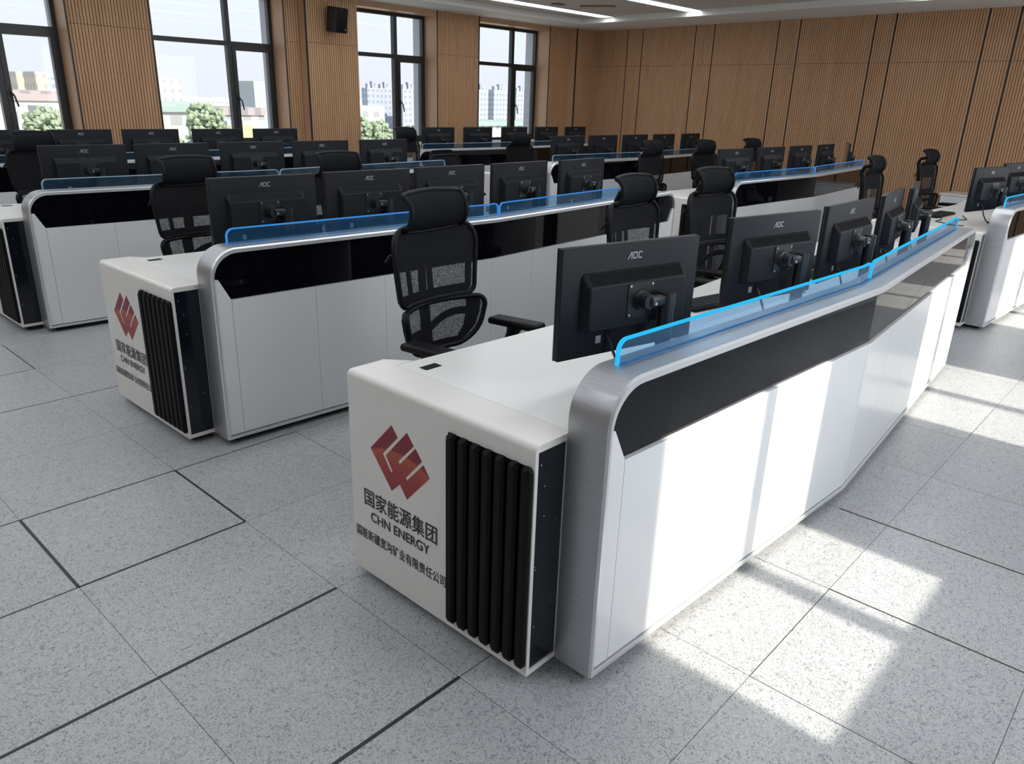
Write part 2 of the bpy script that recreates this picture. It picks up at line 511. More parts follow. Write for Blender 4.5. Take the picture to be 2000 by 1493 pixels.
# ------------------------------------------------------------------ the room
mb = MB()
mb.box((-7.5, -6.4, -0.25), (13.4, 5.9, 0.0))
def gap(x0, y0, x1, y1, w_=0.0042):
    if abs(x1-x0) > abs(y1-y0): mb.box((x0, y0-w_, -0.01), (x1, y0+w_, 0.0006), 1)
    else: mb.box((x0-w_, y0, -0.01), (x0+w_, y1, 0.0006), 1)
G = 0.6
for x0, y0, x1, y1, w_ in [(-1, -4, 0, -4, .0035), (0, -4, 1, -4, .0028), (0, -5, 0, -4, .0045), (-1, -5, -1, -4, .0055), (-1, -5, 0, -5, .005), (-2, -5, -1, -5, .003),
        (-1, -6, 0, -6, .006), (-2, -6, -1, -6, .0055), (-1, -7, 0, -7, .006), (-2, -4, -1, -4, .003), (0, -1, 0, 0, .003), (-2, -2, 0, -2, .003),
        (0, -2, 1, -2, .003), (-2, -1, 0, -1, .002), (3, -9, 3, -7.68, .004), (2, -9, 2, -8, .003), (-3, -3, -2, -3, .003)]:
    gap(x0*G, y0*G, x1*G, y1*G, w_)
tag(mb.build('floor', [M['floor'], M['joint']]), kind='structure')

def slat_field(mb, x0, x1, z0, z1, T, pitch=0.0367, gap=0.0095, dep=0.010):
    """vertical slats between x0 and x1; T maps (x, out, z) to the room, out = 0 on the slat face"""
    n = max(1, int(round((x1-x0)/pitch)))
    p = (x1-x0)/n
    pts = []
    for i in range(n):
        a = x0 + i*p
        pts += [(a, -dep), (a+gap*0.5, -dep), (a+gap*0.5, 0), (a+p-gap*0.5, 0), (a+p-gap*0.5, -dep)]
    pts.append((x1, -dep))
    k = len(pts)
    vs = [T(x, o, z0) for x, o in pts] + [T(x, o, z1) for x, o in pts]
    for i in range(k-1):
        mi = 1 if (pts[i][1] < 0 and pts[i+1][1] < 0) else 0
        mb.add([vs[i], vs[i+1], vs[k+i+1], vs[k+i]], [(0, 1, 2, 3)], mi)

SEAM = 2.24
def wood_panel(mb, x0, x1, T, z0=0.0, z1=ZC):
    slat_field(mb, x0, x1, z0, SEAM-0.003, T)
    slat_field(mb, x0, x1, SEAM+0.003, z1, T)
    a = [T(x0, -0.011, z0), T(x1, -0.011, z0), T(x1, -0.011, z1), T(x0, -0.011, z1)]
    mb.add(a, [(0, 1, 2, 3)], 1)

# window wall (left of the picture): inner face y = YW, openings with window recesses
OPEN = [(-2.15, -0.40), (0.52, 2.37), (3.36, 5.21), (6.37, 8.09), (9.10, 10.99)]
ZS, ZH = 0.82, 2.82
mb = MB()
Tw = lambda x, o, z: (x, YW - o, z)
Tp = lambda x, o, z: (x, 4.72 - o, z)
for a, b in [(-7.5, -2.17), (-0.38, 0.50), (2.385, 3.345), (8.11, 9.085)]:
    wood_panel(mb, a, b, Tw)
    mb.box((a, YW+0.012, 0), (b, 5.45, ZC+0.15), 3)
for a, b, c in [(5.225, 5.46, 6.355), (11.01, 11.62, 12.4)]:
    wood_panel(mb, a, b-0.002, Tw)
    wood_panel(mb, b+0.014, c, Tp)
    mb.box((a, YW+0.012, 0), (c+0.0, 5.45, ZC+0.15), 3)
    # return face of the proud pier with a dark corner bead
    mb.box((b, 4.732, 0), (b+0.3, YW+0.012, ZC), 2)
    mb.box((b-0.004, 4.712, 0), (b+0.014, 4.735, ZC), 4)
    mb.box((b+0.02, 4.732, 0), (c, YW+0.02, ZC), 3)
for a, b in OPEN:
    # under the sill and above the head
    mb.box((a, YW, 0), (b, 5.45, ZS-0.03), 2)
    mb.box((a, YW, ZH), (b, 5.45, ZC+0.15), 2)
    # reveals
    mb.box((a-0.016, YW-0.006, 0), (a, YG+0.02, ZC), 2)
    mb.box((b, YW-0.006, 0), (b+0.016, YG+0.02, ZC), 2)
    # dark corner beads beside the opening
    mb.box((a-0.022, YW-0.012, 0), (a-0.004, YW+0.004, ZC), 4)
    mb.box((b+0.002, YW-0.012, 0), (b+0.022, YW+0.004, ZC), 4)
    # outer cladding returns
    mb.box((a-0.3, 5.3, -3), (a-0.02, 5.50, 4.5), 5)
    mb.box((b+0.0, 5.3, -3), (b+0.3, 5.50, 4.5), 5)
    mb.box((a-0.02, 5.3, ZH+0.02), (b, 5.50, 4.5), 5)
    mb.box((a-0.02, 5.3, -3), (b, 5.50, ZS-0.06), 5)
tag(mb.build('wall_left', [M['wood'], M['groove'], M['wood_plain'], M['groove'], M['joint'], M['ext']]), kind='structure')

# back wall, slightly out of square
A = Vector((12.25, 4.95, 0)); B = Vector((11.29, -2.88, 0))
tb = (B-A).normalized()
nb = Vector((tb.y, -tb.x, 0))
if nb.x > 0: nb = -nb
def Tb(s, o, z):
    p = A + tb*s + nb*o
    return (p.x, p.y, z)
J = [-0.25, 1.09, 1.47, 2.70, 3.10, 4.36, 4.74, 5.96, 6.26, 7.50, 7.88, 9.1, 9.5, 10.75, 11.2]
mb = MB()
for a, b in zip(J[:-1], J[1:]):
    wood_panel(mb, a+0.011, b-0.011, Tb)
for s_ in J[1:]:
    mb.add([Tb(s_-0.013, -0.009, 0), Tb(s_+0.013, -0.009, 0), Tb(s_+0.013, -0.009, ZC), Tb(s_-0.013, -0.009, ZC)], [(0, 1, 2, 3)], 2)
q = [Tb(-0.5, -0.013, 0), Tb(11.3, -0.013, 0), Tb(11.3, -0.2, 0), Tb(-0.5, -0.2, 0)]
mb.add([(*p[:2], 0) for p in q] + [(*p[:2], ZC+0.2) for p in q], [(0,1,2,3),(4,5,6,7),(0,1,5,4),(1,2,6,5),(2,3,7,6),(3,0,4,7)], 1)
tag(mb.build('wall_back', [M['wood'], M['groove'], M['joint']]), kind='structure')

# wall behind the camera with its windows
FS, FH = 0.886, 2.42
mb = MB()
xs = [-7.5] + [v for ab in FOPEN for v in ab] + [11.2]
for i in range(0, len(xs), 2):
    mb.box((xs[i], YF-0.25, 0), (xs[i+1], YF, ZC+0.2), 0)
for a, b in FOPEN:
    mb.box((a, YF-0.25, 0), (b, YF, FS), 0)
    mb.box((a, YF-0.25, FH), (b, YF, ZC+0.2), 0)
tag(mb.build('wall_front', [M['wallwhite']]), kind='structure')
mb = MB()
mb.box((-7.5, -6.3, 0), (-7.3, 5.6, ZC+0.2))
tag(mb.build('wall_side', [M['wood_plain']]), kind='structure')

# ceiling with a shallow tray
mb = MB()
TX0, TX1, TY0, TY1 = -6.4, 10.92, -5.0, 4.08
mb.box((-7.5, TY1, ZC), (13.4, 5.25, ZC+0.25), 0)
mb.box((-7.5, -6.3, ZC), (13.4, TY0, ZC+0.25), 0)
mb.box((-7.5, TY0, ZC), (TX0, TY1, ZC+0.25), 0)
# the right-hand soffit follows the back wall
xa, xb = 10.92, 9.85
vs = [(xa, TY1, ZC), (13.4, TY1, ZC), (13.4, TY0, ZC), (xb, TY0, ZC)]
mb.add(vs + [(x, y, ZC+0.25) for x, y, z in vs], [(0,1,2,3),(4,5,6,7),(0,1,5,4),(1,2,6,5),(2,3,7,6),(3,0,4,7)], 0)
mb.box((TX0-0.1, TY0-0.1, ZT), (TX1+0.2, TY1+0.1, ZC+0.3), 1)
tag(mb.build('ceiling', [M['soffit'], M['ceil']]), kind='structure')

def strip_lamp(y, x0, x1, label):
    t = empty('ceiling_light', ((x0+x1)/2, y, ZT))
    tag(t, label, 'light', 'linear ceiling lights')
    h = (x1-x0)/2
    b = MB(); b.box((-h, -0.135, -0.012), (h, 0.135, -0.002)); b.build('diffuser', M['lamp'], t)
    b = MB()
    for s_ in (-1, 1):
        b.box((-h-0.02, s_*0.145-0.01, -0.018), (h+0.02, s_*0.145+0.01, 0.0))
        b.box((s_*(h+0.01)-0.01, -0.155, -0.018), (s_*(h+0.01)+0.01, 0.155, 0.0))
    b.build('trim_frame', M['lampframe'], t)
strip_lamp(3.42, -5.0, 10.80, 'long white linear ceiling light running closest to the windows')
strip_lamp(1.58, -5.0, 10.62, 'long white linear ceiling light, second one in from the windows')
strip_lamp(-0.25, -5.0, 7.6, 'long linear ceiling light over the second row of consoles, out of view')
strip_lamp(-2.08, -5.0, 10.35, 'linear ceiling light whose end glows at the top edge near the back wall')
strip_lamp(-3.9, -5.0, 7.0, 'long linear ceiling light over the front row of consoles, out of view')

for i, (x, y, w_, lb) in enumerate([(9.45, 2.62, 0.55, 'slim air vent slot in the ceiling between the two bright light strips'), (8.95, 3.02, 0.20, 'small dark air vent in the ceiling beside the window side light strip')]):
    t = empty('ceiling_vent', (x, y, ZT), math.radians(-62) if i == 0 else 0)
    tag(t, lb, 'vent')
    b = MB(); b.box((-w_/2, -0.06, -0.012), (w_/2, 0.06, 0.0)); b.build('backing', M['joint'], t)
    b = MB()
    for k in range(5):
        b.box((-w_/2, -0.06+k*0.026, -0.016), (w_/2, -0.045+k*0.026, -0.010))
    b.build('grille', M['vent'], t)

# windows of the window wall
def make_window(n, a, b, yg, zs, zh, mull, trans):
    t = empty('window_%d' % n, ((a+b)/2, yg, zs))
    tag(t, kind='structure')
    O = Vector(((a+b)/2, yg, zs))
    T = lambda p: p - O
    f = MB(); d0, d1 = yg, yg+0.07
    w_ = 0.05
    f.box((a, d0, zs), (a+w_, d1, zh), T=T); f.box((b-w_, d0, zs), (b, d1, zh), T=T)
    f.box((a+w_, d0, zs), (b-w_, d1, zs+w_), T=T); f.box((a+w_, d0, zh-w_), (b-w_, d1, zh), T=T)
    f.box((mull-0.033, d0-0.01, zs+w_), (mull+0.033, d1, zh-w_), T=T)
    if trans:
        f.box((a+w_, d0-0.005, trans-0.03), (mull-0.033, d1, trans+0.03), T=T)
        f.box((mull+0.033, d0-0.005, trans-0.03), (b-w_, d1, trans+0.03), T=T)
    f.build('window_frame', M['frame'], t)
    if trans:
        # casement on the right, below the transom, with its handle
        c = MB(); x0, x1, z0, z1 = mull+0.033, b-w_, zs+w_, trans-0.03
        c.box((x0, d0-0.02, z0), (x0+0.055, d1-0.02, z1), T=T); c.box((x1-0.055, d0-0.02, z0), (x1, d1-0.02, z1), T=T)
        c.box((x0+0.055, d0-0.02, z0), (x1-0.055, d1-0.02, z0+0.055), T=T); c.box((x0+0.055, d0-0.02, z1-0.055), (x1-0.055, d1-0.02, z1), T=T)
        cs = c.build('casement', M['frame'], t)
        hd = MB(); hx = x0+0.035; hz = 1.46
        hd.box((hx-0.013, d0-0.035, hz-0.035), (hx+0.013, d0-0.02, hz+0.035), T=T)
        hd.tube([T(Vector(p)) for p in [(hx, d0-0.03, hz), (hx, d0-0.065, hz), (hx+0.02, d0-0.07, hz-0.03), (hx+0.045, d0-0.07, hz-0.15)]], 0.010)
        hd.build('handle', M['frame'], cs, smooth=True)
    g = MB(); yy = yg+0.045
    def pane(x0, x1, z0, z1):
        g.box((x0, yy, z0), (x1, yy+0.006, z1), T=T)
    if trans:
        pane(a+w_, mull-0.033, zs+w_, trans-0.03); pane(mull+0.088, b-w_-0.055, zs+w_+0.055, trans-0.085)
        pane(a+w_, mull-0.033, trans+0.03, zh-w_); pane(mull+0.033, b-w_, trans+0.03, zh-w_)
    else:
        pane(a+w_, mull-0.033, zs+w_, zh-w_); pane(mull+0.033, b-w_, zs+w_, zh-w_)
    g.build('pane', M['glass'], t)
    s_ = MB(); s_.box((a, YW-0.02, ZS-0.03), (b, yg, ZS), T=T)
    if trans: s_.build('window_sill', M['soffit'], t)
    return t
for i, (a, b) in enumerate(OPEN):
    make_window(i+1, a, b, YG, ZS, ZH, a+0.63*(b-a), 2.17)
for i, (a, b) in enumerate(FOPEN):
    t = empty('window_%d' % (i+6), ((a+b)/2, YF-0.2, FS)); tag(t, kind='structure')
    mu = [1.11, 3.67, 6.29, 8.92][i]
    O = Vector(((a+b)/2, YF-0.2, FS)); T = lambda p: p-O
    f = MB()
    f.box((mu-0.045, YF-0.22, FS), (mu+0.045, YF-0.15, FH), T=T)
    f.box((a, YF-0.22, FS), (a+0.02, YF-0.15, FH), T=T); f.box((b-0.02, YF-0.22, FS), (b, YF-0.15, FH), T=T)
    f.build('window_frame', M['frame'], t)
    g = MB(); g.box((a+0.02, YF-0.19, FS), (mu-0.045, YF-0.184, FH), T=T); g.box((mu+0.045, YF-0.19, FS), (b-0.02, YF-0.184, FH), T=T)
    g.build('pane', M['glass'], t)

# wall loudspeaker on the pier between the second and third window
t = empty('wall_speaker', (5.875, 4.55, 2.555), math.radians(6))
tag(t, 'black wall loudspeaker hung on the wood pier between two windows', 'speaker')
b = MB(); b.rbox((-0.11, -0.10, -0.165), (0.11, 0.10, 0.165), 0.015, T=lambda p: Matrix.Rotation(math.radians(8), 3, 'X') @ p)
b.build('cabinet', M['speaker'], t, smooth=True)
b = MB(); b.rbox((-0.10, -0.112, -0.155), (0.10, -0.10, 0.155), 0.005, T=lambda p: Matrix.Rotation(math.radians(8), 3, 'X') @ p)
g_ = b.build('grille', M['slat_black'], t, smooth=True)
b = MB(); b.box((0.055, -0.116, -0.125), (0.072, -0.112, -0.105), T=lambda p: Matrix.Rotation(math.radians(8), 3, 'X') @ p)
b.build('badge', M['badge'], g_)
b = MB(); b.box((-0.03, 0.08, -0.05), (0.03, 0.17, 0.05)); b.build('bracket', M['slat_black'], t)

# ------------------------------------------------------------------ consoles
LC, BEND = 3.94, 1.69
def FY(x):
    if x <= BEND: return -0.08*x/BEND
    return -0.08 + 0.18*(x-BEND)/(LC-BEND)
RZ = 0.92
def ring(z0, z1, x0, x1, R, n=10):
    pts = [(x0, z0), (x0, z1-R)]
    for i in range(1, n+1):
        a = PI - PI/2*i/n
        pts.append((x0+R+R*math.cos(a), z1-R+R*math.sin(a)))
    pts.append((BEND, z1))
    for i in range(0, n+1):
        a = PI/2 - PI/2*i/n
        pts.append((x1-R+R*math.cos(a), z1-R+R*math.sin(a)))
    pts += [(x1, z0), (BEND, z0)]
    return pts
DEP = 0.132
def mapc(x, y, z): return (x, y+FY(x), z)

def console_arch():
    b = MB()
    t_ = 0.013
    o = ring(0.03, RZ, 0, LC, 0.125); o2 = ring(0.032, RZ-0.006, 0.004, LC-0.004, 0.12)
    i_ = ring(0.046, RZ-0.022, t_, LC-t_, 0.113)
    n = len(o)
    def layer(pts, y): return [mapc(x, y, z) for x, z in pts]
    vs = layer(o, 0.008) + layer(o, DEP) + layer(i_, 0.0) + layer(i_, DEP) + layer(o2, 0.0)
    fs = []; ms = []
    for k in range(n):
        j = (k+1) % n
        b.add([vs[k], vs[j], vs[n+j], vs[n+k]], [(0, 1, 2, 3)], 0)                 # outside
        b.add([vs[2*n+k], vs[2*n+j], vs[3*n+j], vs[3*n+k]], [(0, 1, 2, 3)], 1)     # inside
        b.add([vs[4*n+k], vs[4*n+j], vs[2*n+j], vs[2*n+k]], [(0, 1, 2, 3)], 1)     # front rim
        b.add([vs[k], vs[j], vs[4*n+j], vs[4*n+k]], [(0, 1, 2, 3)], 1)             # chamfer
        b.add([vs[n+k], vs[n+j], vs[3*n+j], vs[3*n+k]], [(0, 1, 2, 3)], 0)         # back rim
    me = b.mesh('arch_frame', [M['alu'], M['alu_edge']])
    bm = bmesh.new(); bm.from_mesh(me); bmesh.ops.remove_doubles(bm, verts=bm.verts, dist=1e-5)
    bmesh.ops.recalc_face_normals(bm, faces=bm.faces); bm.to_mesh(me); bm.free()
    for p in me.polygons: p.use_smooth = True
    me.set_sharp_from_angle(angle=math.radians(30))
    return me

def split_poly(poly, xc):
    """clip a polygon into the halves left and right of x = xc"""
    def clip(sgn):
        out = []
        for k in range(len(poly)):
            p, q = poly[k], poly[(k+1) % len(poly)]
            pi, qi = sgn*(p[0]-xc) <= 1e-9, sgn*(q[0]-xc) <= 1e-9
            if pi: out.append(p)
            if pi != qi:
                t = (xc-p[0])/(q[0]-p[0]); out.append((xc, p[1]+t*(q[1]-p[1])))
        return out
    return [h for h in (clip(1), clip(-1)) if len(h) > 2]

def bent_prism(b, poly, y0, y1, mi=0):
    for h in split_poly(poly, BEND):
        b.prism(h, lambda u, v, w: mapc(u, y0 + w, v), y1-y0, mi)

ZP, ZQ = 0.69, 0.787
t_ = 0.0135
SE = [t_, 0.085, 0.505, 0.91, 1.29, 1.665, 2.05, 2.45, 2.85, 3.27, LC-0.085, LC-t_]
def console_panels():
    out = []
    g = 0.0009
    for k, (a, c) in enumerate(zip(SE[:-1], SE[1:])):
        b = MB()
        if k == 0:
            poly = [(a, 0.051), (c-g, 0.051), (c-g, ZP), (0.033, ZQ), (a, ZQ)]
        elif k == len(SE)-2:
            poly = [(a+g, 0.051), (c, 0.051), (c, ZQ), (LC-0.033, ZQ), (a+g, ZP)]
        else:
            poly = [(a+g, 0.051), (c-g, 0.051), (c-g, ZP), (a+g, ZP)]
        bent_prism(b, poly, 0.008, 0.024)
        out.append(b.mesh('front_panel', M['white']))
    return out
def console_fascia():
    b = MB()
    r = ring(0.046, RZ-0.0225, t_, LC-t_, 0.113)
    top = [p for p in r if p[1] > ZQ+0.005]
    poly = [(t_, ZQ+0.002), (0.035, ZQ+0.002), (0.087, ZP+0.002), (LC-0.087, ZP+0.002), (LC-0.035, ZQ+0.002), (LC-t_, ZQ+0.002)]
    top = sorted(set(top), key=lambda p: -p[0])
    # right arc runs up, then across, then down the left arc
    right = [p for p in r[14:] if p[1] > ZQ+0.003]
    right = sorted(right, key=lambda p: (p[1], -p[0]))
    left = sorted([p for p in r[:13] if p[1] > ZQ+0.003], key=lambda p: (-p[1], -p[0]))
    right = [p for p in right if p[0] > LC/2]; left = [p for p in left if p[0] < LC/2]
    poly = poly + right + left
    bent_prism(b, poly, 0.020, 0.028)
    return b.mesh('fascia', M['fascia'])
def console_back():
    b = MB()
    bent_prism(b, [(t_, 0.045), (LC-t_, 0.045), (LC-t_, RZ-0.13), (LC-0.12, RZ-0.036), (0.12, RZ-0.036), (t_, RZ-0.13)], 0.03, DEP-0.004)
    return b.mesh('backing_board', M['seam'])
def console_plinth():
    b = MB()
    bent_prism(b, [(0.06, 0.0), (LC-0.06, 0.0), (LC-0.06, 0.046), (0.06, 0.046)], 0.05, 0.6)
    b.box((-0.085, 0.18, 0), (0.01, 0.88, 0.035)); b.box((LC-0.01, 0.18+0.1, 0), (LC+0.085, 0.98, 0.035))
    return b.mesh('plinth', M['plinth'])
def console_worktop():
    b = MB()
    for (x0, x1) in ((0.016, BEND), (BEND, LC-0.016)):
        vs = []
        for z in (0.722, 0.75):
            for x, y in ((x0, DEP), (x1, DEP), (x1, 0.85), (x0, 0.85)):
                vs.append(mapc(x, y, z))
        b.add(vs, [(0,1,2,3),(4,5,6,7),(0,1,5,4),(1,2,6,5),(2,3,7,6),(3,0,4,7)])
    return b.mesh('worktop', M['top'])
def console_modesty():
    b = MB()
    for x in (0.8, 1.62, 2.4, 3.15):
        b.box((x-0.011, 0.2, 0.035), (x+0.011, 0.74, 0.722), T=lambda p: Vector(mapc(*p)))
    return b.mesh('support_panel', M['white'])
def console_glass(x0, x1):
    b = MB(); r = 0.032; n = 6
    z0, z1 = RZ, RZ+0.068
    poly = [(x0, z0), (x0, z1-r)]
    for i in range(1, n+1):
        a = PI-PI/2*i/n; poly.append((x0+r+r*math.cos(a), z1-r+r*math.sin(a)))
    for i in range(0, n+1):
        a = PI/2-PI/2*i/n; poly.append((x1-r+r*math.cos(a), z1-r+r*math.sin(a)))
    poly += [(x1, z0)]
    bent_prism(b, poly, 0.086, 0.094)
    edge = MB()
    path = []
    for u, v in poly:
        path.append((u, v))
    # insert the bend on the top run
    k = [i for i in range(len(path)-1) if (path[i][0]-BEND)*(path[i+1][0]-BEND) < 0 and path[i][1] > RZ+0.05]
    for i in k: path.insert(i+1, (BEND, z1))
    cx_ = (x0+x1)/2
    h = 0.003
    for (u0, v0), (u1, v1) in zip(path[:-1], path[1:]):
        d = Vector((u1-u0, v1-v0));
        if d.length < 1e-6: continue
        nrm = Vector((-d.y, d.x)).normalized()*h
        vs = []
        for (u, v) in ((u0, v0), (u1, v1)):
            for s_ in (-1, 1):
                for y in (0.0845, 0.0955):
                    vs.append(mapc(u+nrm.x*s_, y, v+nrm.y*s_))
        edge.add(vs, [(0,1,3,2),(4,5,7,6),(0,1,5,4),(2,3,7,6),(0,2,6,4),(1,3,7,5)])
    base = MB()
    base_poly = [(x0, RZ), (x1, RZ), (x1, RZ+0.003), (x0, RZ+0.003)]
    bent_prism(base, base_poly, 0.0835, 0.0845)
    return b, edge, base
ZBOX = 0.75
def end_cabinet(side):
    """returns body, recess, slats, accent meshes for the left (-1) or right (+1) end"""
    S = lambda x: -x if side < 0 else LC + x
    y0 = DEP - 0.0 if side < 0 else DEP + 0.10
    y1 = y0 + 0.80
    b = MB()
    # slab: rounded section in x-z swept along y, hollow at the front for the accent panel
    r = 0.018
    prof = [(-0.015, 0.035), (0.125, 0.035)]
    for i in range(0, 6):
        a = PI/2*i/5
        prof.append((0.125-r+r*math.cos(a), ZBOX-r+r*math.sin(a)))
    prof += [(-0.015, ZBOX)]
    n = len(prof)
    ys = [y0+0.012, y1-0.008, y1]
    rows = []
    for k, y in enumerate(ys):
        rows.append([(S(u - (0.006 if k == 2 and u > 0.05 else 0)), y, v - (0.006 if k == 2 and v > 0.4 else 0)) for u, v in prof])
    for a, c in zip(rows[:-1], rows[1:]):
        for k in range(n):
            b.add([a[k], a[(k+1) % n], c[(k+1) % n], c[k]], [(0, 1, 2, 3)])
    b.add(rows[-1], [tuple(range(n))]); b.add(rows[0], [tuple(range(n))])
    # white frame round the accent panel on the front
    w_ = 0.012
    inner = [(min(max(u, 0.0), 0.125-w_), min(max(v, 0.052), ZBOX-0.020)) for u, v in prof]
    fr0 = [(S(u), y0, v) for u, v in prof]; fr1 = [(S(u), y0, v) for u, v in inner]; fr2 = [(S(u), y0+0.012, v) for u, v in inner]
    for k in range(n):
        j = (k+1) % n
        b.add([fr0[k], fr0[j], rows[0][j], rows[0][k]], [(0, 1, 2, 3)])
        b.add([fr0[k], fr0[j], fr1[j], fr1[k]], [(0, 1, 2, 3)])
        b.add([fr1[k], fr1[j], fr2[j], fr2[k]], [(0, 1, 2, 3)])
    # chamfered gusset where the end slab meets the worktop
    gz = [(S(-0.0155), y1, 0), (S(-0.0155), 0.8505+(0.1 if side > 0 else 0), 0), (S(-0.085), 0.8505+(0.1 if side > 0 else 0), 0)]
    vs = [(x, y + (FY(x) if side < 0 else 0), 0.722) for x, y, _ in gz] + [(x, y, ZBOX) for x, y, _ in gz]
    b.add(vs, [(0,1,2),(3,4,5),(0,1,4,3),(1,2,5,4),(2,0,3,5)])
    body = b.mesh('end_cabinet', M['boxwhite'], smooth=True, angle=40)
    a_ = MB()
    x0, x1 = sorted((S(0.001), S(0.125-w_-0.0005)))
    a_.box((x0, y0+0.004, 0.0525), (x1, y0+0.0115, ZBOX-0.0205))
    acc = a_.mesh('accent_panel', M['stars'])
    rc = MB()
    ya = y0 + 0.004
    x0, x1 = sorted((S(0.1245), S(0.1262)))
    rc.box((x0, y0+0.014, 0.066), (x1, y0+0.322, 0.688))
    rec = rc.mesh('slat_backing', M['slat_black'])
    slats = []
    for k in range(7):
        sb = MB()
        yc = y0 + 0.300 - k*0.047
        lo, hi = yc-0.0175, yc+0.0175
        if lo < y0+0.004: lo = y0+0.004
        # hexagon-ended slat with bevelled face
        rows = []
        for dx, ins in ((0.126, 0.0), (0.138, 0.0), (0.146, 0.007)):
            l_, h_ = lo+ins, max(hi-ins, lo+ins+0.002)
            zz0, zz1 = 0.064+ins*1.5, 0.690-ins*1.5
            rows.append([(S(dx), l_, zz0+0.008), (S(dx), l_+0.006, zz0), (S(dx), h_-0.006, zz0), (S(dx), h_, zz0+0.008),
                         (S(dx), h_, zz1-0.010), (S(dx), h_-0.008, zz1), (S(dx), l_+0.008, zz1), (S(dx), l_, zz1-0.010)])
        for a, c in zip(rows[:-1], rows[1:]):
            for j in range(8):
                sb.add([a[j], a[(j+1) % 8], c[(j+1) % 8], c[j]], [(0, 1, 2, 3)])
        sb.add(rows[-1], [tuple(range(8))]); sb.add(rows[0], [tuple(range(8))])
        slats.append(sb.mesh('slat', M['slat_black']))
    return body, acc, rec, slats

LOGO = [(0.707, 0.6272), (0.6787, 0.5953), (0.7537, 0.517), (0.7152, 0.465), (0.7069, 0.4712), (0.7381, 0.5159), (0.6346, 0.6253), (0.6047, 0.5919), (0.6777, 0.5165), (0.6719, 0.5083), (0.5968, 0.5863), (0.5683, 0.5541), (0.6448, 0.4717), (0.6378, 0.4657), (0.5617, 0.5448), (0.5346, 0.5111), (0.6396, 0.3993), (0.673, 0.4391), (0.7133, 0.4013), (0.8147, 0.5157)]
def logo_mesh():
    b = MB()
    b.prism([(y, z) for y, z in LOGO], lambda u, v, w: (-0.1253 - w, u, v), 0.0008)
    return b.mesh('emblem', M['logo'])
def lettering(txt, ya, yb, z0, z1, name, bold=0.0):
    me = text_mesh(txt, 0.06, bold)
    xs_ = [v.co.x for v in me.vertices]; ys_ = [v.co.y for v in me.vertices]
    mnx, mxx, mny, mxy = min(xs_), max(xs_), min(ys_), max(ys_)
    for v in me.vertices:
        u = (v.co.x-mnx)/(mxx-mnx); w_ = (v.co.y-mny)/(mxy-mny)
        v.co = Vector((-0.1262, ya+(yb-ya)*u, z0+(z1-z0)*w_))
    if bold:
        bm = bmesh.new(); bm.from_mesh(me)
        base = list(bm.faces)
        for k, (dy, dz) in enumerate(((bold, 0), (-bold, 0), (0, bold), (0, -bold))):
            g_ = bmesh.ops.duplicate(bm, geom=base)
            for v in [e_ for e_ in g_['geom'] if isinstance(e_, bmesh.types.BMVert)]:
                v.co += Vector((-0.00006*(k+1), dy, dz))
        bm.to_mesh(me); bm.free()
    me.materials.clear(); me.materials.append(M['ink'])
    me.name = name
    return me

ME = dict(arch=console_arch(), panels=console_panels(), fascia=console_fascia(), back=console_back(), plinth=console_plinth(),
          top=console_worktop(), mod=console_modesty(), L=end_cabinet(-1), R=end_cabinet(1), logo=logo_mesh())
TXT = [lettering('国家能源集团', 0.857, 0.503, 0.298, 0.360, 'chinese_name', 0.0009),
       lettering('CHN ENERGY', 0.825, 0.538, 0.247, 0.280, 'english_name', 0.0011),
       lettering('国能新疆宽沟矿业有限责任公司', 0.908, 0.464, 0.165, 0.204, 'company_name', 0.0005)]
GL = [console_glass(0.13, 1.80), console_glass(1.815, 3.72)]
def port_mesh():
    b = MB(); b.box((0.052, 0.748, 0.7500), (0.118, 0.782, 0.7515)); return b.mesh('cable_port', M['slat_black'])
def build_console(loc, label, lit, group):
    root = empty('control_console', loc)
    tag(root, label, 'console', group)
    link_mesh('arch_frame', ME['arch'], root)
    for m_ in ME['panels']: link_mesh('front_panel', m_, root)
    link_mesh('fascia', ME['fascia'], root)
    link_mesh('backing_board', ME['back'], root)
    link_mesh('plinth', ME['plinth'], root)
    wt = link_mesh('worktop', ME['top'], root)
    link_mesh('cable_port', PORT, wt)
    link_mesh('support_panels', ME['mod'], root)
    for key in 'LR':
        body, acc, rec, slats = ME[key]
        c = link_mesh('end_cabinet', body, root)
        link_mesh('accent_panel', acc, c)
        link_mesh('slat_backing', rec, c)
        for s_ in slats: link_mesh('slat', s_, c)
        if key == 'L' and loc[1] != -4.34:
            link_mesh('emblem', ME['logo'], c)
            for t3 in TXT: link_mesh('lettering', t3, c)
    gm = [M['acr_dim'], M['acr_lit'], M['acr_lit']][lit]
    em = [M['led_dim'], M['led_blue'], M['led_cyan']][lit]
    for k in range(2):
        key = (k, lit)
        if key not in GC:
            g_, e_, bs = GL[k]
            GC[key] = (g_.mesh('glass_screen', gm), e_.mesh('edge_light', em), bs.mesh('base_channel', M['led_base'] if lit else M['alu_edge']))
        a, c, d = GC[key]
        go = link_mesh('glass_screen', a, root)
        link_mesh('edge_light', c, go); link_mesh('base_channel', d, go)
    return root
GC = {}
PORT = port_mesh()
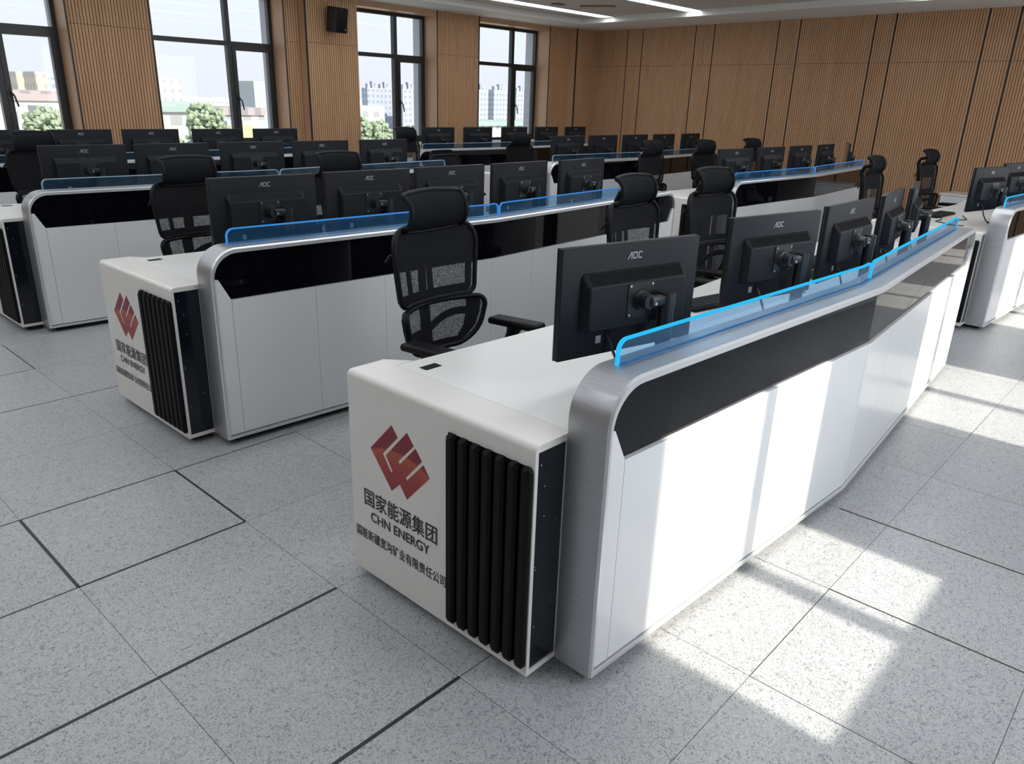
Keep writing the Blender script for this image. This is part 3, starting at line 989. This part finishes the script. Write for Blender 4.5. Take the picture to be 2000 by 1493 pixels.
CONS = [
    ('A', (0.229, -4.494, 0), 'white control console nearest the camera, sunlit panels and cyan edged glass', 2),
    ('B', (5.40, -4.34, 0), 'sunlit white console cut off by the picture edge, beside the nearest console', 2),
    ('C', (0.286, -2.342, 0), 'white console with red emblem end standing directly behind the nearest console', 1),
    ('D', (5.37, -2.16, 0), 'white console with blue glass edge, second row, towards the back wall', 1),
    ('E', (0.306, 0.088, 0), 'white console with unlit glass in the third row, window side aisle end', 0),
    ('F', (5.50, 0.14, 0), 'white console with unlit glass in the third row, back wall half', 0),
    ('G', (0.40, 2.20, 0), 'console with unlit glass in the last row before the windows, aisle half', 0),
    ('H', (5.45, 2.30, 0), 'console with silver rounded arch in the last row, below the two far windows', 0),
]
for k, loc, lb, lit in CONS:
    build_console(loc, lb, lit, 'control consoles in four rows')

# ------------------------------------------------------------------ monitors
def monitor_parts():
    P = {}
    w_, h_ = 0.2775, 0.165
    b = MB(); b.rbox((-w_, -0.006, -h_), (w_, 0.012, h_), 0.004); P['panel'] = b.mesh('rear_cover', [M['mon']], smooth=True)
    b = MB(); b.rbox((-w_-0.0004, 0.011, -h_-0.0004), (w_+0.0004, 0.019, h_+0.0004), 0.002); P['bezel'] = b.mesh('bezel', M['mon_side'], smooth=True)
    b = MB(); b.box((-w_+0.008, 0.0185, -h_+0.012), (w_-0.008, 0.0198, h_-0.008)); P['screen'] = b.mesh('screen', M['screen'])
    # housing bulge, sloped top
    x0, x1, z0, z1 = -0.205, 0.205, -0.082, 0.088
    b = MB()
    rows = []
    for y, i, zt in ((-0.005, 0.0, 0.0), (-0.012, 0.001, 0.002), (-0.040, 0.009, 0.034), (-0.042, 0.013, 0.038)):
        xa, xb, za, zb = x0+i, x1-i, z0+i*0.6, z1-zt
        r = 0.012
        ring_ = []
        for cx_, cz_, a0 in ((xb-r, zb-r, 0), (xa+r, zb-r, 90), (xa+r, za+r, 180), (xb-r, za+r, 270)):
            for k in range(5):
                a = math.radians(a0+k*22.5); ring_.append((cx_+r*math.cos(a), y, cz_+r*math.sin(a)))
        rows.append(ring_)
    n = len(rows[0])
    for a, c in zip(rows[:-1], rows[1:]):
        for k in range(n): b.add([a[k], a[(k+1) % n], c[(k+1) % n], c[k]], [(0, 1, 2, 3)])
    b.add(rows[-1], [tuple(range(n))])
    P['housing'] = b.mesh('housing', M['mon'], smooth=True, angle=50)
    b = MB()
    for k in range(62):
        x = -0.185 + k*0.006
        b.box((x, 0.06, -0.0004), (x+0.0030, 0.92, 0.0012), T=lambda p: Vector((p.x, -0.012-0.028*p.y-0.75*p.z, 0.086-0.032*p.y+0.66*p.z)))
    P['vent'] = b.mesh('vent_ribs', M['slat_black'])
    b = MB(); b.box((-0.052, -0.0450, -0.052), (0.052, -0.0415, 0.052), mi=0)
    P['plate'] = b.mesh('mounting_plate', M['arm'])
    P['screws'] = []
    for x in (-0.044, 0.044):
        for z in (-0.044, 0.044):
            b = MB(); b.cyl((x, -0.0445, z), (x, -0.0472, z), 0.0036, n=8); P['screws'].append(b.mesh('screw', M['screw']))
    b = MB()
    b.cyl((0, -0.043, 0), (0, -0.060, 0), 0.033, 0.029, 20)
    b.cyl((0, -0.060, 0), (0, -0.086, 0), 0.024, 0.022, 20)
    P['joint'] = b.mesh('swivel_joint', M['arm'], smooth=True)
    b = MB()
    b.rbox((0.0, -0.094, -0.017), (0.075, -0.066, 0.017), 0.008)
    b.cyl((0.075, -0.080, -0.02), (0.075, -0.080, 0.022), 0.0255, n=16)
    b.cyl((0.012, -0.094, -0.004), (0.012, -0.099, -0.004), 0.005, n=8, mi=1)
    P['arm'] = b.mesh('support_arm', [M['arm'], M['screw']], smooth=True)
    b = MB()
    zb = 0.75 - 1.015
    b.cyl((0.075, -0.080, zb+0.01), (0.075, -0.080, 0.006), 0.0235, n=20)
    P['pole'] = b.mesh('pole', M['arm'], smooth=True)
    b = MB(); b.rbox((0.025, -0.125, zb), (0.125, -0.035, zb+0.012), 0.004); P['base'] = b.mesh('base_clamp', M['arm'], smooth=True)
    # letters A (without crossbar), O, C
    b = MB()
    hh = 0.0105
    def st(poly): b.prism(poly, lambda u, v, w: (u, -0.0062-w, v+0.126), 0.0006)
    st([(-0.030, -hh), (-0.0265, -hh), (-0.0150, hh*0.62), (-0.0150, hh), (-0.0165, hh)])
    st([(-0.0165, hh), (-0.0150, hh), (-0.0118, hh), (-0.0118, -hh), (-0.0152, -hh), (-0.0152, hh*0.5)])
    def rr(cx_, w2, h2, r, a0, a1, n=28):
        pts = []
        for k in range(n+1):
            a = math.radians(a0+(a1-a0)*k/n)
            c, s_ = math.cos(a), math.sin(a)
            e_ = 0.45
            pts.append((cx_+w2*math.copysign(abs(c)**e_, c), h2*math.copysign(abs(s_)**e_, s_)))
        return pts
    for cx_, a0, a1 in ((0.0, 0, 360), (0.0215, 42, 318)):
        o_, i2 = rr(cx_, 0.0088, hh, 0, a0, a1), rr(cx_, 0.0054, hh-0.0034, 0, a0, a1)
        for k in range(len(o_)-1):
            st([o_[k], o_[k+1], i2[k+1], i2[k]])
    P['logo'] = b.mesh('brand_lettering', M['aoc'])
    b = MB(); b.box((-0.135, -0.0068, -0.128), (-0.115, -0.0058, -0.105)); P['sticker'] = b.mesh('port_sticker', M['badge'])
    b = MB(); b.box((-0.10, -0.009, -0.118), (-0.082, -0.0058, -0.094)); P['ports'] = b.mesh('power_socket', M['slat_black'])
    b = MB()
    b.tube([(-0.091, -0.008, -0.112), (-0.091, -0.022, -0.125), (-0.085, -0.03, -0.150), (-0.065, -0.04, -0.20), (-0.035, -0.052, -0.240), (0.02, -0.07, -0.2605)], 0.0042)
    P['cable'] = b.mesh('power_cable', M['cable'], smooth=True)
    return P
PM = monitor_parts()
MON_Z = 1.015
def build_monitor(x, y, yaw, label, full):
    o = empty('monitor', (x, y, MON_Z), yaw)
    tag(o, label, 'monitor', 'monitors on the consoles')
    pc = link_mesh('rear_cover', PM['panel'], o)
    link_mesh('bezel', PM['bezel'], o); link_mesh('screen', PM['screen'], o)
    hs = link_mesh('housing', PM['housing'], o)
    if full: link_mesh('vent_ribs', PM['vent'], hs)
    pl = link_mesh('mounting_plate', PM['plate'], o); 
    for q in (PM['screws'] if full else []): link_mesh('screw', q, pl)
    link_mesh('swivel_joint', PM['joint'], o); link_mesh('support_arm', PM['arm'], o)
    link_mesh('pole', PM['pole'], o); link_mesh('base_clamp', PM['base'], o)
    link_mesh('brand_lettering', PM['logo'], pc)
    link_mesh('power_socket', PM['ports'], pc); link_mesh('port_sticker', PM['sticker'], pc); link_mesh('power_cable', PM['cable'], o)
    return o
def rad(l): return [math.radians(v) for v in l]
ORD = ['first', 'second', 'third', 'fourth', 'fifth']
ROWS = [
    ('on the nearest console', [0.69, 1.67, 2.36, 3.03, 3.60], -4.215, [-12, -11, 0, 8, 13], [0.0, 0.0, -0.03, 0.0, 0.06], True),
    ('on the sunlit console at the picture edge', [5.86, 6.80], -4.06, [-12, -10], [0, 0], True),
    ('on the console behind the nearest one', [0.756, 1.384, 1.993, 2.612, 3.274], -2.02, [-3, -2, 0, 2, 4], [0]*5, True),
    ('on the second row back wall console', [5.919, 6.699, 7.445, 8.149, 8.85], -1.85, [-8, -3, 0, 4, 24], [0]*5, False),
    ('on the third row window side console', [0.797, 1.417, 2.069, 2.716, 3.398], 0.40, [-2, 0, 0, 0, 2], [0]*5, False),
    ('on the third row back wall console', [6.163, 6.868, 7.574, 8.269, 8.979], 0.44, [-4, -2, 0, 2, 4], [0]*5, False),
    ('on the last row aisle side console', [0.80, 1.521, 2.171, 2.871, 3.552], 2.52, [-2, 0, 0, 0, 2], [0]*5, False),
    ('on the last row under far windows', [6.073, 6.834, 7.60, 8.345, 9.065], 2.62, [-3, -1, 0, 2, 3], [0]*5, False),
]
for nm, xs_, y, yaws, dys, full in ROWS:
    for i, x in enumerate(xs_):
        build_monitor(x, y+dys[i], math.radians(yaws[i]), 'black monitor back, %s from the left, %s' % (ORD[i], nm), full)

# ------------------------------------------------------------------ chairs
def chair_parts():
    P = {}
    # seat
    b = MB()
    def seat(u, v):
        x = (u-0.5)*2; y = 0.235 - 0.49*v
        hw = 0.245*(1-0.10*(2*v-1)**4) - 0.02*v
        z = 0.455 + 0.018*abs(x)**2.5 - 0.055*max(0, (v-0.72)/0.28)**2 + 0.012*(1-v)
        return (x*hw, y, z)
    b.grid(seat, 16, 14, -0.045)
    P['seat'] = b.mesh('seat', M['fabric'], smooth=True, angle=60)
    b = MB(); b.rbox((-0.14, -0.13, 0.35), (0.14, 0.16, 0.415), 0.02); P['mech'] = b.mesh('tilt_mechanism', M['plastic'], smooth=True)
    b = MB(); b.cyl((0, 0, 0.10), (0, 0, 0.24), 0.028); b.cyl((0, 0, 0.24), (0, 0, 0.36), 0.019); P['lift'] = b.mesh('gas_lift', M['plastic'], smooth=True)
    b = MB()
    b.cyl((0, 0, 0.075), (0, 0, 0.13), 0.045, 0.035)
    for k in range(5):
        a = 2*PI*k/5+0.3
        d = Vector((math.cos(a), math.sin(a), 0))
        b.tube([d*0.03+Vector((0, 0, 0.105)), d*0.18+Vector((0, 0, 0.098)), d*0.31+Vector((0, 0, 0.072))], [0.026, 0.021, 0.016])
    P['base'] = b.mesh('star_base', M['plastic'], smooth=True)
    P['casters'] = []
    for k in range(5):
        a = 2*PI*k/5+0.3
        d = Vector((math.cos(a), math.sin(a), 0)); s_ = Vector((-d.y, d.x, 0))
        c = d*0.305 + Vector((0, 0, 0.0275))
        b = MB()
        for q in (-1, 1): b.cyl(c+s_*q*0.006, c+s_*q*0.024, 0.0275, n=16)
        b.cyl(c, c+Vector((0, 0, 0.045)), 0.008, n=8)
        P['casters'].append(b.mesh('caster', M['plastic'], smooth=True))
    # back surfaces, chair faces -y
    def backfn(W0, W1, z0, z1, y0, lean, curve, rt_, rb_):
        H = z1-z0
        def hw(z):
            v = (z-z0)/H
            w_ = W0+(W1-W0)*v
            dt, db = z1-z, z-z0
            if dt < rt_: w_ -= rt_-math.sqrt(max(0, rt_**2-(rt_-dt)**2))
            if db < rb_: w_ -= rb_-math.sqrt(max(0, rb_**2-(rb_-db)**2))
            return w_
        def f(u, v):
            # denser rows near the ends
            v2 = 0.5-0.5*math.cos(PI*v)
            z = z0+H*v2
            x = (u*2-1)*hw(z)
            y = y0+lean*(z-z0)-curve*(x/W0)**2
            return Vector((x, y, z))
        return f, hw
    def frame_loop(f, n=14, r=0.010):
        pts = [f(0, k/n) for k in range(n+1)] + [f(k/8, 1) for k in range(1, 8)] + [f(1, 1-k/n) for k in range(n+1)] + [f(1-k/8, 0) for k in range(1, 8)]
        b = MB(); b.tube(pts, r, 8, closed=True); return b
    # upper back
    f, hw = backfn(0.215, 0.245, 0.785, 1.085, 0.205, 0.10, 0.034, 0.09, 0.03)
    b = MB(); b.grid(f, 18, 18); P['back'] = b.mesh('backrest_net', M['mesh'], smooth=True, angle=80)
    P['back_frame'] = frame_loop(f).mesh('backrest_frame', M['plastic'], smooth=True)
    b = MB()
    off = Vector((0, 0.016, 0))
    b.grid(lambda u, v: f(0.02+0.96*u, 0.50+0.49*v)+off, 12, 10, 0.006)
    for u0, u1 in ((0.195, 0.25), (0.475, 0.54)):
        b.grid(lambda u, v, a=u0, c=u1: f(a+(c-a)*u, 0.02+0.52*v)+off, 2, 8, 0.006)
    b.grid(lambda u, v: f(0.05+0.9*u, 0.03+0.20*v)+off, 12, 2, 0.006)
    b.grid(lambda u, v: f(0.01+0.04*u, 0.05+0.5*v)+off, 2, 8, 0.006)
    b.grid(lambda u, v: f(0.93+0.06*u, 0.05+0.5*v)+off, 2, 8, 0.006)
    P['shell'] = b.mesh('backrest_shell', M['plastic'], smooth=True)
    # lumbar
    f2, hw2 = backfn(0.195, 0.250, 0.575, 0.772, 0.185, 0.12, 0.05, 0.045, 0.10)
    b = MB(); b.grid(f2, 18, 14); P['lumbar'] = b.mesh('lumbar_net', M['mesh'], smooth=True, angle=80)
    P['lumbar_frame'] = frame_loop(f2, r=0.011).mesh('lumbar_frame', M['plastic'], smooth=True)
    b = MB()
    for u0, u1, v0, v1 in ((0.01, 0.15, 0.05, 0.95), (0.35, 0.48, 0.02, 0.98), (0.87, 0.99, 0.05, 0.95), (0.02, 0.98, 0.02, 0.24), (0.02, 0.98, 0.83, 0.98), (0.14, 0.36, 0.20, 0.48)):
        b.grid(lambda u, v, a=u0, c=u1, d=v0, g=v1: f2(a+(c-a)*u, d+(g-d)*v)+off, 8, 5, 0.006)
    b.grid(lambda u, v: f2(0.46+0.43*u, 0.40+0.17*math.sin(u*PI*0.62)+0.11*v)+off, 10, 2, 0.006)
    P['lshell'] = b.mesh('lumbar_shell', M['plastic'], smooth=True)
    # spine
    b = MB()
    b.tube([(0, 0.12, 0.385), (0, 0.21, 0.42), (0, 0.255, 0.52), (0, 0.262, 0.70), (0, 0.275, 0.90), (0, 0.292, 1.05)], [0.030, 0.028, 0.020, 0.017, 0.017, 0.015], 10)
    P['spine'] = b.mesh('back_spine', M['plastic'], smooth=True)
    # headrest
    b = MB()
    def head(u, v):
        a = math.radians(-78+156*v)
        x = (u*2-1)
        R = 0.080
        ww = 0.162-0.006*math.cos(a)
        y = 0.250-R*math.cos(a)*0.78-0.020*x*x+0.035*(math.sin(a)-1)*0.0
        z = 1.140+R*math.sin(a)
        return (x*ww, y, z-0.010*x*x*math.sin(a))
    b.grid(head, 16, 14, 0.013)
    P['head'] = b.mesh('headrest', M['fabric'], smooth=True, angle=60)
    b = MB()
    pts = [head(0, k/10) for k in range(11)] + [head(k/6, 1) for k in range(1, 6)] + [head(1, 1-k/10) for k in range(11)] + [head(1-k/6, 0) for k in range(1, 6)]
    b.tube(pts, 0.010, 8, closed=True)
    P['head_frame'] = b.mesh('headrest_frame', M['plastic'], smooth=True)
    b = MB()
    b.tube([(0, 0.292, 1.03), (0, 0.305, 1.08), (0, 0.285, 1.125), (0, 0.215, 1.14)], [0.018, 0.017, 0.016, 0.018], 8)
    b.tube([(-0.06, 0.22, 1.14), (0.06, 0.22, 1.14)], 0.013, 8)
    P['head_bracket'] = b.mesh('headrest_bracket', M['plastic'], smooth=True)
    b = MB(); b.tube([(-0.20, 0.20, 1.0), (-0.225, 0.225, 0.985), (-0.235, 0.235, 0.96)], 0.007, 6)
    P['lever'] = b.mesh('tilt_lever', M['plastic'], smooth=True)
    # arms
    P['pads'] = []; P['posts'] = []
    for s_ in (-1, 1):
        b = MB()
        def pad(p, s_=s_):
            k = (p.y+0.03)/0.13
            return Vector((p.x*(1-0.10*k*k)+s_*0.262, p.y, p.z-0.010*max(0, k)**2))
        b.rbox((-0.045, -0.155, 0.660), (0.045, 0.105, 0.692), 0.015, T=pad, seg=4)
        P['pads'].append(b.mesh('armrest_pad', M['plastic'], smooth=True))
        b = MB()
        b.tube([(s_*0.262, -0.02, 0.663), (s_*0.262, -0.005, 0.62), (s_*0.265, 0.02, 0.56), (s_*0.27, 0.03, 0.44), (s_*0.25, 0.03, 0.395), (s_*0.12, 0.03, 0.380)], [0.036, 0.026, 0.026, 0.026, 0.024, 0.022], 10)
        P['posts'].append(b.mesh('armrest_post', M['plastic'], smooth=True))
    return P
CP = chair_parts()
def build_chair(x, y, yaw, label, drop=0.0, head=True):
    o = empty('office_chair', (x, y, 0), math.radians(yaw))
    tag(o, label, 'chair', 'mesh office chairs')
    up_ = []
    link_mesh('star_base', CP['base'], o)
    for c in CP['casters']: link_mesh('caster', c, o)
    link_mesh('gas_lift', CP['lift'], o)
    for n_, k in (('seat', 'seat'), ('tilt_mechanism', 'mech'), ('back_spine', 'spine')):
        up_.append(link_mesh(n_, CP[k], o))
    bk = link_mesh('backrest', CP['back_frame'], o); up_.append(bk)
    link_mesh('net', CP['back'], bk); link_mesh('shell', CP['shell'], bk)
    lm_ = link_mesh('lumbar_support', CP['lumbar_frame'], o); up_.append(lm_)
    link_mesh('net', CP['lumbar'], lm_); link_mesh('shell', CP['lshell'], lm_)
    if head:
        h_ = link_mesh('headrest', CP['head'], o); up_.append(h_)
        link_mesh('rim', CP['head_frame'], h_); link_mesh('bracket', CP['head_bracket'], h_)
    up_.append(link_mesh('tilt_lever', CP['lever'], o))
    for k in range(2):
        p_ = link_mesh('armrest', CP['posts'][k], o); up_.append(p_)
        link_mesh('pad', CP['pads'][k], p_)
    for u in up_: u.location.z -= drop
    return o
CH = [
    (0.84, -3.38, 5, 'large black mesh chair facing over the empty end of the nearest worktop', 0.0, True),
    (2.17, -3.42, 2, 'black mesh chair behind the first monitor, partly hiding a red emblem', 0.0, True),
    (2.98, -3.41, -6, 'black mesh chair between the white cabinet with red emblem and the front monitors', 0.0, True),
    (5.94, -3.35, 0, 'black chair in front of the back wall slats, behind the turned front row monitors', 0.02, True),
    (7.70, -3.30, -4, 'black chair standing alone against the back wall slats, seat and armrest in view', 0.01, True),
    (0.85, -1.25, 4, 'black mesh chair behind the second row console, beside its first monitor', 0.02, True),
    (1.87, -1.25, 0, 'black chair of which only the headrest shows above a second row monitor', 0.02, True),
    (5.96, -1.06, 0, 'dark chair before third row glass, nearer of a pair by the white end cabinet', 0.02, True),
    (7.06, -1.06, -6, 'dark chair beside the second row monitors, next one along towards the back wall', 0.03, True),
    (8.22, -1.06, -8, 'chair with headrest poking up between two second row monitors', 0.03, True),
    (0.84, 1.21, 16, 'dark chair at the picture edge among the third row monitors', 0.0, True),
    (4.82, 1.57, 10, 'chair with see-through headrest frame in front of a far window', 0.0, True),
    (4.72, 0.80, 4, 'low chair without headrest in the aisle, rounded back before a silver arch', 0.12, False),
    (5.52, 1.72, 6, 'low chair without headrest half hidden behind another low chair', 0.15, False),
    (6.30, 1.15, -4, 'tall dark chair before the last row console under the far windows', 0.06, True),
]
for c in CH: build_chair(*c)

# ------------------------------------------------------------------ keyboards, mice and cables
def keyboard_parts():
    b = MB(); b.rbox((-0.215, -0.065, 0.0), (0.215, 0.065, 0.016), 0.005)
    body = b.mesh('keyboard_body', M['plastic'], smooth=True)
    b = MB()
    def kf(u, v):
        x = -0.207+0.414*u; y = -0.058+0.116*v
        fx = (u*21) % 1; fy = (v*5) % 1
        on = 0.1 < fx < 0.9 and 0.1 < fy < 0.9 and not (0.70 < u < 0.74)
        return (x, y, 0.0215 if on else 0.0155)
    b.grid(kf, 126, 30)
    return body, b.mesh('keys', M['mon'])
KB = keyboard_parts()
def keyboard(x, y, yaw, label, z=0.75):
    o = empty('keyboard', (x, y, z), math.radians(yaw)); tag(o, label, 'keyboard', 'keyboards')
    k = link_mesh('body', KB[0], o); link_mesh('key_grid', KB[1], o)
keyboard(1.80, -3.93, -10, 'black keyboard lying behind the second monitor of the nearest console')
keyboard(2.58, -3.95, 2, 'black keyboard edge showing beside the third monitor of the nearest console')
keyboard(3.25, -3.85, 6, 'black keyboard behind the fourth monitor of the nearest console')
keyboard(6.05, -3.70, -4, 'black keyboard on the sunlit console left of its first monitor')
keyboard(2.66, -1.75, 2, 'black keyboard on the second row worktop behind a monitor')
def mouse(x, y, label):
    o = empty('mouse', (x, y, 0.75)); tag(o, label, 'mouse', 'computer mice')
    b = MB()
    def f(u, v):
        a = PI*u; yy = -0.052+0.104*v
        w_ = 0.030*math.sqrt(max(0.02, 1-(2*v-1)**2))**0.6
        return (w_*math.cos(a), yy, 0.032*math.sin(a)*math.sqrt(max(0.02, 1-(2*v-1)**2))**0.7)
    b.grid(f, 10, 10); b.build('shell', M['plastic'], o, smooth=True)
    b = MB(); b.cyl((-0.003, 0.03, 0.029), (0.003, 0.03, 0.029), 0.006, n=10); b.build('scroll_wheel', M['mon'], o)
mouse(2.93, -3.90, 'black mouse on the nearest worktop, just right of the third keyboard gap')
b = MB()
b.tube([(2.30, -4.12, 0.754), (2.42, -4.05, 0.754), (2.55, -4.0, 0.754), (2.75, -4.02, 0.754), (2.95, -3.98, 0.754)], 0.0035)
tag(b.build('cable', M['cable'], smooth=True), 'thin black cable lying on the worktop between front row monitors', 'cable')
b = MB()
b.tube([(5.52, -4.02, 0.754), (5.45, -3.9, 0.754), (5.78, -3.88, 0.754), (5.95, -3.94, 0.754), (6.2, -3.85, 0.754)], 0.004)
b.tube([(5.50, -3.95, 0.754), (5.60, -3.80, 0.754), (5.75, -3.80, 0.754), (5.92, -3.76, 0.754)], 0.004)
tag(b.build('cable', M['cable'], smooth=True), 'pair of tangled black cables on the sunlit console worktop', 'cable')

# low white cabinet against the back wall
t = empty('storage_cabinet', Tb(8.05, 0.26, 0), math.atan2(tb.y, tb.x))
tag(t, 'low white cabinet against the back wall behind the lone chair', 'cabinet')
b = MB(); b.box((-0.48, -0.22, 0.04), (0.48, 0.22, 0.50)); b.build('body', M['white'], t)
b = MB(); b.rbox((-0.495, -0.235, 0.50), (0.495, 0.235, 0.525), 0.004); b.build('cabinet_top', M['white'], t)
b = MB(); b.box((-0.45, -0.19, 0.0), (0.45, 0.19, 0.04)); b.build('plinth', M['plinth'], t)
for s_ in (-1, 1):
    b = MB(); x0, x1 = sorted((s_*0.005, s_*0.475)); b.box((x0, -0.236, 0.05), (x1, -0.221, 0.49)); d = b.build('door', M['white'], t)
    b = MB(); b.box((s_*0.03-0.006, -0.25, 0.24), (s_*0.03+0.006, -0.237, 0.34)); b.build('handle', M['alu'], d)

# ------------------------------------------------------------------ the town outside
GZ = -16.0
mb = MB(); mb.box((-200, 12, GZ-1), (900, 900, GZ))
tag(mb.build('ground', M['ground']), kind='structure')
def building(x0, x1, ztop, y, dep, m, label, roof=None, crown=False, name='apartment_tower', over=0.0, cat='building'):
    o = empty(name, ((x0+x1)/2, y, GZ)); tag(o, label, cat, 'buildings outside the windows')
    h = ztop-GZ; w_ = (x1-x0)/2
    b = MB(); b.box((-w_, 0, 0), (w_, dep, h)); b.build('walls', m, o)
    b = MB(); b.box((-w_-over, -over, h), (w_+over, dep+over, h+0.5 if not over else h+1.3)); b.build('roof', roof or M['roof_grey'], o)
    if crown:
        b = MB()
        for k, (c, ww, hh) in enumerate(((-0.55, 0.22, 2.2), (0.05, 0.16, 3.4), (0.5, 0.25, 2.4))):
            b.box((w_*(c-ww), dep*0.2, h+0.5), (w_*(c+ww), dep*0.6, h+0.5+hh))
        b.build('roof_turret', m, o)
    return o
building(75.0, 77.3, 4.3, 260, 10, M['b_cream'], 'slim cream tower, first in the cluster seen through the leftmost window')
building(89.1, 91.9, 3.9, 300, 12, M['b_pink'], 'greyish pink tower seen through the leftmost window between two cream ones')
building(76.9, 79.9, 4.4, 250, 10, M['b_cream'], 'broader cream tower seen through the leftmost window')
building(104.7, 110.7, 4.2, 330, 14, M['b_haze'], 'pale haze tinted tower beside the window frame in the leftmost window')
building(22.0, 40.4, -0.6, 120, 12, M['b_low'], 'long low white building under the towers in the leftmost window', M['b_pink'], over=0.3, name='low_building')
building(29.1, 31.2, -1.2, 90, 8, M['b_red'], 'small red and white house beside a tree in the leftmost window', name='house')
building(115.0, 123.3, 4.2, 260, 14, M['b_white'], 'white apartment tower at the edge of the second window', crown=False)
building(235.0, 273.0, -3.6, 500, 20, M['b_low'], 'distant hazy row of low white blocks in the second window', name='low_building')
building(280.0, 330.0, -5.0, 520, 20, M['b_haze'], 'distant pale blocks on the horizon beside the grey tower', name='low_building')
building(115.7, 119.8, 3.7, 200, 10, M['b_grey'], 'plain grey tower in the casement pane of the second window')
building(49.0, 56.4, -1.6, 110, 14, M['b_low'], 'white building with a flat teal roof in the second window', M['roof_teal'], over=0.5, name='low_building')
building(66.2, 77.5, -2.6, 130, 14, M['b_low'], 'white building with dark windows behind a tree in the second window', M['b_pink'], over=0.3, name='low_building')
building(53.2, 57.0, -2.9, 98, 8, M['b_yellow'], 'small yellow fronted house in the second window', name='house')
building(267.9, 276.9, 4.6, 350, 5, M['b_haze'], 'haze tinted tower with stepped crown, first of three in the third window', crown=True)
building(278.2, 286.6, 4.6, 352, 5, M['b_haze'], 'haze tinted tower with stepped crown, middle of three in the third window', crown=True)
building(275.8, 287.0, 4.6, 330, 6, M['b_haze'], 'wide haze tinted tower behind the casement of the third window', crown=True)
building(331.6, 344.5, -2.4, 450, 16, M['b_white'], 'far hazy low block left of the towers in the third window', name='low_building')
building(112.0, 121.5, -1.4, 150, 14, M['b_low'], 'plain white block with few windows behind the trees in the third window', name='low_building')
building(350.3, 361.0, 6.2, 350, 6, M['b_haze'], 'pale tower with crown, first of the cluster in the fourth window', crown=True)
building(376.2, 390.0, 6.6, 360, 6, M['b_haze'], 'pale tower with crown, middle of the cluster in the fourth window', crown=True)
building(408.7, 420.6, 6.6, 370, 6, M['b_haze'], 'pale tower with crown in the casement pane of the fourth window', crown=True)
building(384.0, 394.0, 5.0, 385, 12, M['b_white'], 'cream slab between the two crowned towers in the fourth window')
building(160.0, 192.0, -5.9, 160, 10, M['b_low'], 'low white hall with teal roof under the towers in the fourth window', M['roof_teal'], over=0.6, name='low_building')

def tree(x, y, ztop, r, label, seed):
    rnd = random.Random(seed)
    o = empty('tree', (x, y, GZ)); tag(o, label, 'tree', 'trees outside the windows')
    h = ztop-GZ
    b = MB(); b.tube([(0, 0, 0), (0.1, 0, h*0.4), (0, 0, h*0.7)], [0.35, 0.28, 0.15], 8); b.build('trunk', M['bark'], o, smooth=True)
    bm = bmesh.new()
    lobes = [(rnd.uniform(0, 2*PI), rnd.random()*0.55*r, h*rnd.uniform(0.55, 0.90), r*rnd.uniform(0.40, 0.62)) for _ in range(11)]
    lobes.append((0, 0, h-r*0.5, r*0.5))
    for a, q, zz, lr in lobes:
        for k in range(46):
            d = Vector((rnd.gauss(0, 1), rnd.gauss(0, 1), rnd.gauss(0, 0.9))).normalized()*lr*rnd.uniform(0.75, 1.05)
            s_ = r*rnd.uniform(0.07, 0.13)
            res = bmesh.ops.create_icosphere(bm, subdivisions=1, radius=s_)
            for v in res['verts']:
                v.co *= 1+rnd.uniform(-0.35, 0.35)
                v.co += Vector((q*math.cos(a), q*math.sin(a), zz)) + d
    me = bpy.data.meshes.new('crown'); bm.to_mesh(me); bm.free(); me.materials.append(M['leaf'])
    link_mesh('crown', me, o)
tree(18.8, 60, 0.2, 2.3, 'leafy tree at the bottom of the leftmost window', 1)
tree(14.0, 62, -1.0, 2.0, 'second leafy tree in the leftmost window, lower and beside the mullion', 2)
tree(36.4, 70, 0.4, 3.1, 'tall leafy tree in front of the white building in the second window', 3)
tree(50.8, 75, -0.9, 1.7, 'leafy tree behind the casement of the second window', 7)
tree(62.2, 80, -1.2, 3.0, 'broad leafy tree at the bottom of the third window', 4)
tree(69.5, 86, -1.9, 3.0, 'lower leafy tree beside the mullion of the third window', 5)
tree(79.5, 90, -2.6, 2.8, 'leafy tree seen through the casement of the third window', 6)
